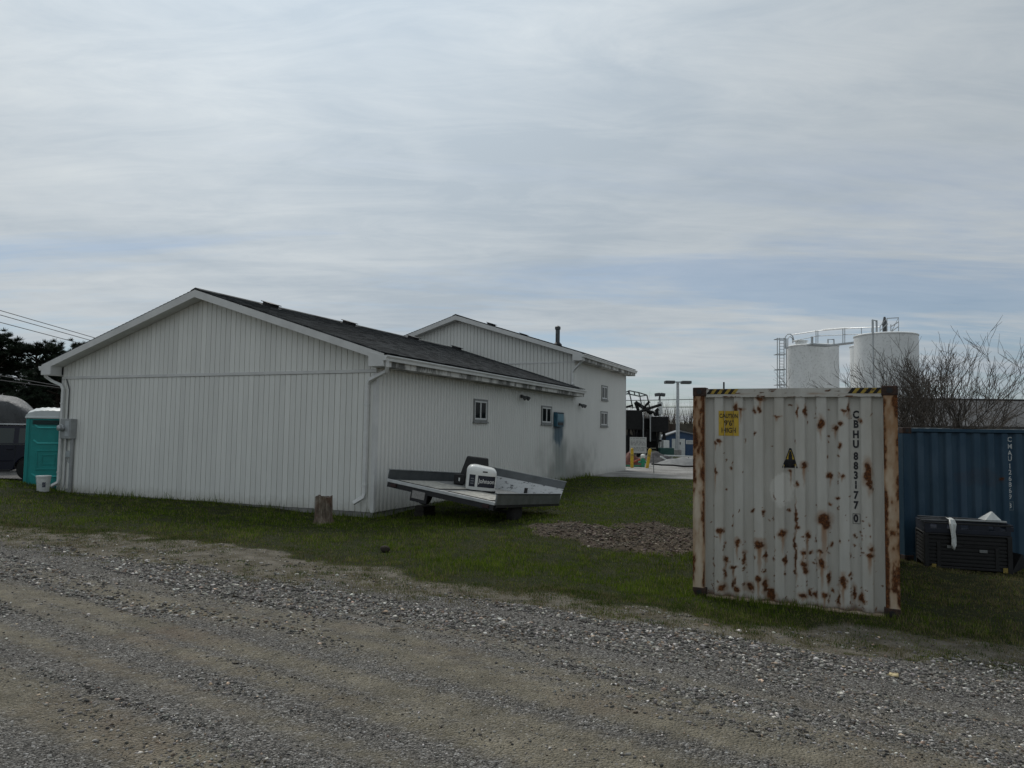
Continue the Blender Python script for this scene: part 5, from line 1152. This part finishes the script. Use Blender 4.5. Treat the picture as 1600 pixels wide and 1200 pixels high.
# catwalk across the tank tops
cwk = thing('catwalk', 'galvanised catwalk with handrails linking the tank tops', 'catwalk', (0, 0, 0))
def W3(X, Y, dpt): return at(X, Y, dpt)
dA, dB = 55.0, 48.5
def lerp_d(X): return dA+(dB-dA)*min(1, max(0, (X-1236)/(1372-1236)))
def rail_line(pts, r_=.035, name='handrail'):
    return MB().tube([W3(X, Y, lerp_d(X)) for X, Y in pts], r_, 5).obj(name, GALV, cwk, True)
rail_line([(1238, 523), (1277, 517), (1318, 513.5), (1375, 511)]); rail_line([(1238, 533), (1277, 525), (1318, 523), (1375, 521)], .025)
rail_line([(1285, 515), (1318, 512.5), (1376, 511)], .025)
fl = MB(); a = [W3(1268, 536, lerp_d(1268)), W3(1298, 538, lerp_d(1298)), W3(1340, 533, lerp_d(1340)), W3(1372, 524, lerp_d(1372))]
for p0, p1 in zip(a, a[1:]):
    n_ = Vector((.0, .9, 0)); fl.add([p0, p1, p1+n_, p0+n_, p0-Vector((0, 0, .10)), p1-Vector((0, 0, .10)), p1+n_-Vector((0, 0, .10)), p0+n_-Vector((0, 0, .10))], [(0, 1, 2, 3), (7, 6, 5, 4), (0, 4, 5, 1), (1, 5, 6, 2), (2, 6, 7, 3), (3, 7, 4, 0)])
fl.obj('walkway', GALV, cwk)
for X, Y0, Y1 in ((1275, 536, 516), (1278, 536, 516), (1317, 536, 513), (1320, 536, 513), (1346, 531, 512), (1362, 527, 512), (1268, 537, 526)): rail_line([(X, Y0), (X, Y1)], .03, 'rail_post')
rail_line([(1269, 538), (1269, 526)], .09, 'valve_stem')
# raised stair platform on the big tank
st_g = lambda pts, r_=.03, nm='stair_rail': MB().tube([W3(X, Y, 47.8) for X, Y in pts], r_, 5).obj(nm, GALV, cwk, True)
for pts in ([(1375, 521), (1375, 510), (1386, 497), (1386, 520)], [(1392, 520), (1404, 496), (1404, 521)], [(1386, 497.5), (1404, 496.5)], [(1375, 517), (1386, 506)], [(1391, 511), (1404, 503)], [(1393, 518), (1404, 510)], [(1392, 520), (1392, 507)]): st_g(pts)
MB().lathe([(.10, 0), (.14, .1), (.14, .5), (.2, .55), (.12, .75), (.06, 1.05)], 12, W3(1382.5, 520, 48.2)).obj('gauge_head', DARKG, cwk, True)
# caged ladder left of the left tank
ld = thing('caged_ladder', 'galvanised ladder in a safety cage at the left tank', 'ladder', (0, 0, 0)); dL = 55.2
for X in (1214.5, 1218, 1225, 1228.5): MB().tube([W3(X, 528 if X < 1226 else 529, dL), W3(X, 640, dL)], .035, 5).obj('cage_bar', GALV, ld, True)
gl = h1(W3(1215, 640, dL).x, dL)
for X in (1216, 1227): p0 = W3(X, 640, dL); MB().tube([p0, (p0.x, p0.y, gl-.1)], .035, 5).obj('ladder_stile', GALV, ld, True)
for k in range(5): Y = 529+24*k; c0 = W3(1214.5, Y, dL); c1 = W3(1228.5, Y, dL); MB().tube([c0, c0+Vector((0, .7, 0)), c1+Vector((0, .7, 0)), c1, c0], .03, 5).obj('cage_hoop', GALV, ld, True)
for k in range(24): Y = 532+4.6*k; MB().tube([W3(1218, Y, dL), W3(1225, Y, dL)], .018, 4).obj('rung', GALV, ld)
MB().tube([W3(1227, 545, dL), W3(1227, 527, dL), W3(1230, 522.5, dL), W3(1235, 522, dL), W3(1239, 526, dL), W3(1241, 534, dL)], .04, 5).obj('top_hoop', GALV, ld, True); MB().tube([W3(1231, 545, dL), W3(1231, 529, dL), W3(1234, 525.5, dL), W3(1238, 528, dL), W3(1239, 536, dL)], .04, 5).obj('top_hoop', GALV, ld, True)

# ================================================================== FAR BUILDINGS
def metal_roof(name, c):
    M = Mat(name); w = M.n('ShaderNodeTexWave'); M.l(M.pos(), w.inputs['Vector']); w.inputs['Scale'].default_value = 1.6; M.col(M.mix(.35, M.ramp(M.noise(1.2, 5), [(.3, tuple(x*.7 for x in c)), (.7, c)]), M.ramp(w.outputs['Fac'], [(0, .4), (.3, 1)]), 'MULTIPLY')).rough(.55); return M.m
b0 = at(1448, 660, 36); rz_ = -.02
br_ = thing('brown_shed', 'long low shed with dark brown metal roof behind the blue container', 'shed', (b0.x, b0.y, h1(b0.x, b0.y)), rz_)
zt_ = at(1520, 628, 36+6).z-h1(b0.x, b0.y); RB = metal_roof('brown_metal_roof', (.034, .031, .029)); ev = 2.55
MB().bx(-2.0, 26, 0, 12, -.3, ev-.05).obj('wall', simple('brown_wall', (.06, .052, .045), .8, 0, .3, 2), br_)
MB().prism([(-.4, ev-.08), (6, zt_), (12.4, ev-.08), (12.4, ev+.02), (6, zt_+.10), (-.4, ev+.02)], lambda a, b: (-2.5, a, b), lambda a, b: (26.5, a, b)).obj('roof', RB, br_)
for k in range(29): MB().prism([(-.4, ev+.021), (6, zt_+.101), (6, zt_+.115), (-.4, ev+.035)], lambda a, b: (-2.4+k, a, b), lambda a, b: (-2.36+k, a, b)).obj('roof_seam', RB, br_)
MB().tube([(-2.5, 6, zt_+.12), (26.5, 6, zt_+.12)], .07, 6).obj('ridge_cap', RB, br_)
# blue shed with white door
s0 = at(1068, 713, 62)
bs = thing('blue_shed', 'blue shed with white door and white sign beyond the tall lamp post', 'shed', (s0.x, s0.y, h1(s0.x, s0.y)), -.12)
BSH = simple('blue_shed_wall', (.035, .075, .15), .6, 0, .25, 3)
MB().prism([(-1.6, 0), (2.6, 0), (2.6, 1.45), (-.3, 2.05), (-1.6, 1.6)], lambda a, b: (a, 0, b), lambda a, b: (a, 4, b)).obj('wall', BSH, bs)
MB().prism([(2.75, 1.38), (-.3, 2.03), (-1.75, 1.52), (-1.75, 1.62), (-.3, 2.14), (2.75, 1.48)], lambda a, b: (a, -.2, b), lambda a, b: (a, 4.2, b)).obj('roof', simple('gray_shed_roof', (.17, .18, .19), .6), bs)
dd = MB().bx(-.62, .12, -.05, -.005, .0, 1.42).obj('door', WPL, bs, bevel=.01); MB().bx(-.40, -.22, -.06, -.051, .95, 1.15).obj('door_sign', DARKG, dd); MB().bx(-.95, -.66, -.04, -.005, 0, 1.42).obj('panel', WPL, bs)
sg_ = MB().bx(.20, 1.35, -.04, -.006, 1.0, 1.32).obj('sign', WPL, bs)
for k in range(3): MB().bx(.28, 1.25, -.046, -.041, 1.06+.08*k, 1.09+.08*k).obj('text_line', GTAG, sg_)

# ================================================================== LAMP POSTS AND YARD CLUTTER
p = at(1059, 713, 61); g0 = h1(p.x, p.y); hz = at(1059, 597, 61).z-g0
lp_ = thing('lamp_post', 'tall grey lamp post with two flat heads beyond the yard', 'lamp post', (p.x, p.y, g0), 0)
MB().tube([(0, 0, -.1), (0, 0, hz)], [.17, .11], 10).obj('pole', GALV, lp_, True); MB().bx(-.9, .9, -.05, .05, hz-.05, hz+.05).obj('cross_arm', GALV, lp_)
for sg in (-1, 1): MB().bx(sg*.28, sg*1.08, -.35, .35, hz-.14, hz+.10).obj('lamp_head', DARKG, lp_, bevel=.05)
MB().lathe([(.3, -.1), (.3, .5), (.26, .55)], 16).obj('base', CONC, lp_)
p = at(1031, 718, 54); g0 = h1(p.x, p.y); hz = at(1031, 628, 54).z-g0
fp = thing('floodlight_pole', 'white pole carrying a pair of floodlights in the yard', 'light pole', (p.x, p.y, g0), 0)
MB().tube([(0, 0, -.1), (0, 0, hz)], .10, 10).obj('pole', WPL, fp, True); MB().bx(-.17, .17, -.16, .16, hz-.9, hz+.02).obj('housing', WPL, fp, bevel=.03)
MB().tube([(0, 0, hz), (0, 0, hz+.42)], .05, 6).obj('bracket', DARKG, fp); MB().tube([(-.1, 0, hz+.1), (-.03, 0, hz+.45)], .03, 5).obj('bracket', DARKG, fp)
for sg in (-1, 1): MB().box((sg*.19, 0, hz+.53), (.36, .34, .24), Matrix.Rotation(.12*sg, 3, 'Y')).obj('lamp_head', DARKG, fp, bevel=.04)
# bollards
YBOL = simple('yellow_bollard_paint', (.50, .33, .02), .55, 0, .3, 7)
for X, Y, lean, lab in ((987.5, 729, 0, 'upright yellow steel bollard nearest the tall building corner'), (1011, 731, .16, 'leaning yellow steel bollard beside the notice board')):
    p = at(X, Y, 40); b = thing('bollard', lab, 'bollard', (p.x, p.y, h1(p.x, p.y)), 0, 'yellow bollards by the notice board'); b.rotation_euler = (0, lean, 0)
    MB().lathe([(.085, -.2), (.085, .98), (.07, 1.03), (.03, 1.06)], 16).obj('post', YBOL, b, True); MB().lathe([(.092, .62), (.092, .74)], 16).obj('band', simple('worn_band', (.35, .25, .05), .6), b)
# notice board
p = at(997, 720, 43); g0 = h1(p.x, p.y)
nb = thing('notice_board', 'white notice board covered in small print behind the yellow bollards', 'sign', (p.x, p.y, g0), 0)
z0 = at(997, 708, 43).z-g0; z1 = at(997, 683, 43).z-g0; wd = 26/FOC*43
bd_ = MB().bx(-wd/2, wd/2, -.02, .02, z0, z1).obj('board', simple('white_board', (.42, .43, .42), .6, 0, .15, 6), nb)
for x in (-wd*.42, wd*.42): MB().tube([(x, .05, -.1), (x, .05, z1)], .035, 6).obj('post', GALV, nb)
zz = z1-.06; rg = random.Random(3)
while zz > z0+.08:
    x = -wd*.44
    while x < wd*.38:
        w_ = rg.uniform(.05, .16); MB().bx(x, min(x+w_, wd*.45), -.026, -.021, zz-.035, zz).obj('print_line', GTAG, bd_); x += w_+rg.uniform(.02, .08)
    zz -= .075 if rg.random() < .8 else .15
# guard rail, chain, hoses
gr0 = thing('guard_rail', 'low white pipe rail along the far edge of the yard', 'rail', (0, 0, 0)); dG = 50
for (X0_, Y0_), (X1_, Y1_) in (((1022, 711), (1100, 714)),): MB().tube([at(X0_, Y0_, dG), at(X1_, Y1_, dG)], .05, 6).obj('pipe', WPL, gr0, True)
for X in (1024, 1050, 1076, 1098): a_ = at(X, 711.5+(X-1022)*.04, dG); MB().tube([a_, (a_.x, a_.y, h1(a_.x, a_.y)-.05)], .04, 6).obj('post', GALV, gr0, True)
def hose(name, label, pix, depth, r_, mat):
    pts = []
    for X, Y in pix: q = at(X, Y, depth); pts.append(Vector((q.x, q.y, max(q.z, h1(q.x, q.y)+r_))))
    o = MB().tube(pts, r_, 6).obj(name, mat, None, True); return tag(o, label, 'hose')
REDH = simple('red_hose', (.32, .06, .03), .6, 0, .2, 9); GRNH = simple('green_hose', (.02, .16, .09), .5, 0, .2, 9)
hose('hose', 'red hose slung low between the two yellow bollards', [(984, 724), (992, 721.5), (1000, 718), (1006, 716), (1009, 718)], 41.5, .06, REDH)
hose('hose', 'green hose lying on the concrete beside the building corner', [(976, 729.5), (986, 729), (996, 728.6), (1003, 728.2)], 41, .06, GRNH)
hose('hose', 'white drooping pipe right of the leaning bollard', [(1032, 713), (1040, 718), (1046, 721), (1052, 721.5)], 47, .055, WPL)
hose('hose', 'black hose lying along the edge of the concrete', [(1018, 725), (1034, 726.5), (1052, 727), (1068, 729), (1084, 728.6), (1100, 729)], 42, .05, RUB)
# green hydrant valve
p = at(1004.5, 729, 41); hy = thing('green_valve', 'small green and white standpipe valve between the bollards', 'valve', (p.x, p.y, h1(p.x, p.y)), 0)
MB().lathe([(.10, 0), (.10, .35), (.14, .36), (.14, .45), (.08, .5)], 14).obj('body', simple('valve_green', (.03, .24, .14), .5), hy, True); MB().lathe([(.09, .5), (.13, .54), (.13, .66), (.05, .72)], 14).obj('cap', WPL, hy, True); MB().tube([(-.25, 0, .28), (.25, 0, .28)], .06, 8).obj('outlet', simple('valve_green', (.03, .24, .14), .5), hy, True)
# marker stake
p = at(1022, 741, 35); MBs = MB().tube([(0, 0, -.1), (-.06, 0, .98)], .018, 5).obj('marker_stake', DARKG, None, True); MBs.location = (p.x, p.y, h1(p.x, p.y)); tag(MBs, 'thin dark stake standing at the edge of the lawn', 'stake')
# crumpled tarps on the ground
def heap(name, label, X, Y, depth, w, d_, hgt, mat, seed, cat):
    p = at(X, Y, depth); v = []; f = []; n = 26
    for j in range(n):
        for i in range(n):
            u, w_ = i/(n-1)*2-1, j/(n-1)*2-1; e = max(0, 1-(u*u+w_*w_)**.9); z = e*hgt*(.35+1.1*float(fbm(np.array(u*2.2+seed), np.array(w_*2.2), seed, 4))); v.append((u*w, w_*d_, z-.03))
    for j in range(n-1):
        for i in range(n-1): f.append((j*n+i, j*n+i+1, (j+1)*n+i+1, (j+1)*n+i))
    o = MB().add(v, f).obj(name, mat, None, True); o.location = (p.x, p.y, h1(p.x, p.y)); return tag(o, label, cat)
heap('rubble_heap', 'low grey heap of rubble under a sheet by the rusty container', 1068, 728, 45, 1.9, 1.5, .5, simple('grey_sheet', (.15, .155, .155), .7, 0, .35, 3, .5, 8), 3, 'heap')
heap('debris_heap', 'dark tangled debris at the foot of the black machine', 1024, 722, 48, 1.6, 1.2, .7, simple('dark_debris', (.05, .048, .05), .8, 0, .6, 6, .8, 9), 6, 'heap')
heap('debris_heap', 'reddish debris heap beside the tall building corner', 984, 727, 43.5, .8, .8, .95, simple('red_debris', (.15, .06, .045), .8, 0, .7, 7, .8, 9), 9, 'heap')

# ---- burnt black machine
CHAR = simple('charred_steel', (.012, .012, .0125), .75, .2, .5, 4, .4, 20); mz = 52
p = at(1010, 722, mz); g0 = h1(p.x, p.y)
bk_ = thing('black_screening_machine', 'charred black machine with hoppers, booms and open roof frame beyond the yard', 'machine', (p.x, p.y, g0), 0)
def ml(X, Y, dy=0): q = at(X, Y, mz); return Vector((q.x-p.x, dy, q.z-g0))
def mbox(name, X0_, Y0_, X1_, Y1_, y0, y1, mat=CHAR):
    a_ = ml(X0_, Y1_); b_ = ml(X1_, Y0_); return MB().bx(a_.x, b_.x, y0, y1, a_.z, b_.z).obj(name, mat, bk_, bevel=.03)
mbox('hopper', 962, 641, 1004, 671, 0, 2.0); mbox('hopper', 1018, 651, 1046, 675, .3, 2.2); mbox('hopper', 1003, 653, 1019, 669, .9, 2.2)
for X in (1005, 1016): mbox('post', X-.9, 648, X+.9, 690, -.1, .05, GREYM)
def bar(name, pts, r_, dy=0, mat=CHAR): return MB().tube([ml(X, Y, dy) for X, Y in pts], r_, 6).obj(name, mat, bk_, True)
rg = random.Random(8)
for k in range(9):
    X = 966+k*9.3; bar('leg', [(X, 668), (X+rg.uniform(-5, 5), 722)], .09, rg.uniform(.1, 1.6))
for k in range(16): X = rg.uniform(966, 1044); bar('strut', [(X, rg.uniform(670, 690)), (X+rg.uniform(-14, 14), rg.uniform(698, 722))], .06, rg.uniform(0, 1.8))
for Y in (688, 702): bar('cross_beam', [(962, Y), (1046, Y+1)], .08, .6)
mbox('drum', 1000, 672, 1030, 700, .9, 1.8); mbox('engine_block', 966, 680, 992, 712, .8, 1.8)
bar('boom', [(994, 628), (1012, 640), (1020, 647)], .14, .4); bar('boom', [(994, 628), (999, 641)], .12, .4); bar('boom', [(1001, 643), (1018, 637), (1034, 632)], .11, .2); bar('boom', [(1007, 637), (1016, 627)], .09, .3)
bar('boom', [(1029, 650), (1028, 641), (1031, 639)], .14, .5); bar('boom', [(975, 637), (990, 633)], .08, .3); bar('boom', [(1010, 641), (1022, 644), (1024, 650)], .08, .1)
for pts in ([(976, 614), (984, 610), (999, 613), (1012, 617)], [(974, 616), (982, 615), (1001, 619), (1012, 617)], [(984, 610), (982, 615)], [(999, 613), (1001, 619)], [(984, 611), (990, 638)], [(1001, 619), (1005, 640)], [(1012, 617), (1017, 640)], [(992, 612), (993, 617)]): bar('roof_frame', pts, .045, .3, DARKG)
mbox('bin', 1036, 688, 1045, 700, -.2, .6, WPL); mbox('bin', 1030, 700, 1052, 712, -.3, 1.0, simple('dark_green_skip', (.02, .07, .06), .6))

# ---- utility poles and wires
POLEW = simple('pole_timber', (.09, .07, .055), .9, 0, .3, 5); WIRE = simple('wire', (.05, .052, .055), .6, 0, .1, 3)
def upole(P, hgt, lab):
    t = thing('utility_pole', lab, 'pole', P, 0, 'utility poles'); MB().tube([(0, 0, -.4), (0, 0, hgt)], [.16, .11], 10).obj('pole', POLEW, t, True); MB().bx(-1.1, 1.1, -.06, .06, hgt-.55, hgt-.43).obj('crossarm', POLEW, t); return t
def wire(a_, b_, sag, lab, r_=.018):
    pts = [a_.lerp(b_, k/16)-Vector((0, 0, sag*4*(k/16)*(1-k/16))) for k in range(17)]; o = MB().tube(pts, r_, 4).obj('overhead_wire', WIRE, None, True); return tag(o, lab, 'wire', 'overhead wires')
def through(Xa, Ya, da, Xb, Yb, db, lab, ext0=1.2, ext1=1.0, r_=.018):
    a_ = at(Xa, Ya, da); b_ = at(Xb, Yb, db); d_ = b_-a_; wire(a_-d_*ext0, b_+d_*ext1, .0, lab, r_)
through(0, 485, 36, 152, 529, 42, 'topmost of the three thin wires above the left roof slope'); through(0, 492, 36, 142, 532, 42, 'middle one of the three thin wires above the left roof slope'); through(0, 503.5, 36, 131, 538, 42, 'lowest of the three thin wires above the left roof slope')
through(0, 587, 34, 92, 603, 36, 'thin pale wire crossing in front of the pines', 1.2, .3); through(0, 594, 34, 92, 606, 36, 'lower thin wire crossing in front of the pines', 1.2, .3)
through(970, 626, 90, 1082, 624, 90, 'upper thin wire behind the tall lamp post', 1, 1, .04); through(970, 636.5, 90, 1082, 636, 90, 'lower thin wire behind the tall lamp post', 1, 1, .04)
e = at(1131, 597, 60); g0 = h1(e.x, e.y); o = MB().tube([(0, 0, -.1), (0, 0, e.z-g0)], .07, 6).obj('mast', BLACKM, None, True); o.location = (e.x, e.y, g0); tag(o, 'thin dark mast tip sticking up behind the rusty container', 'mast')
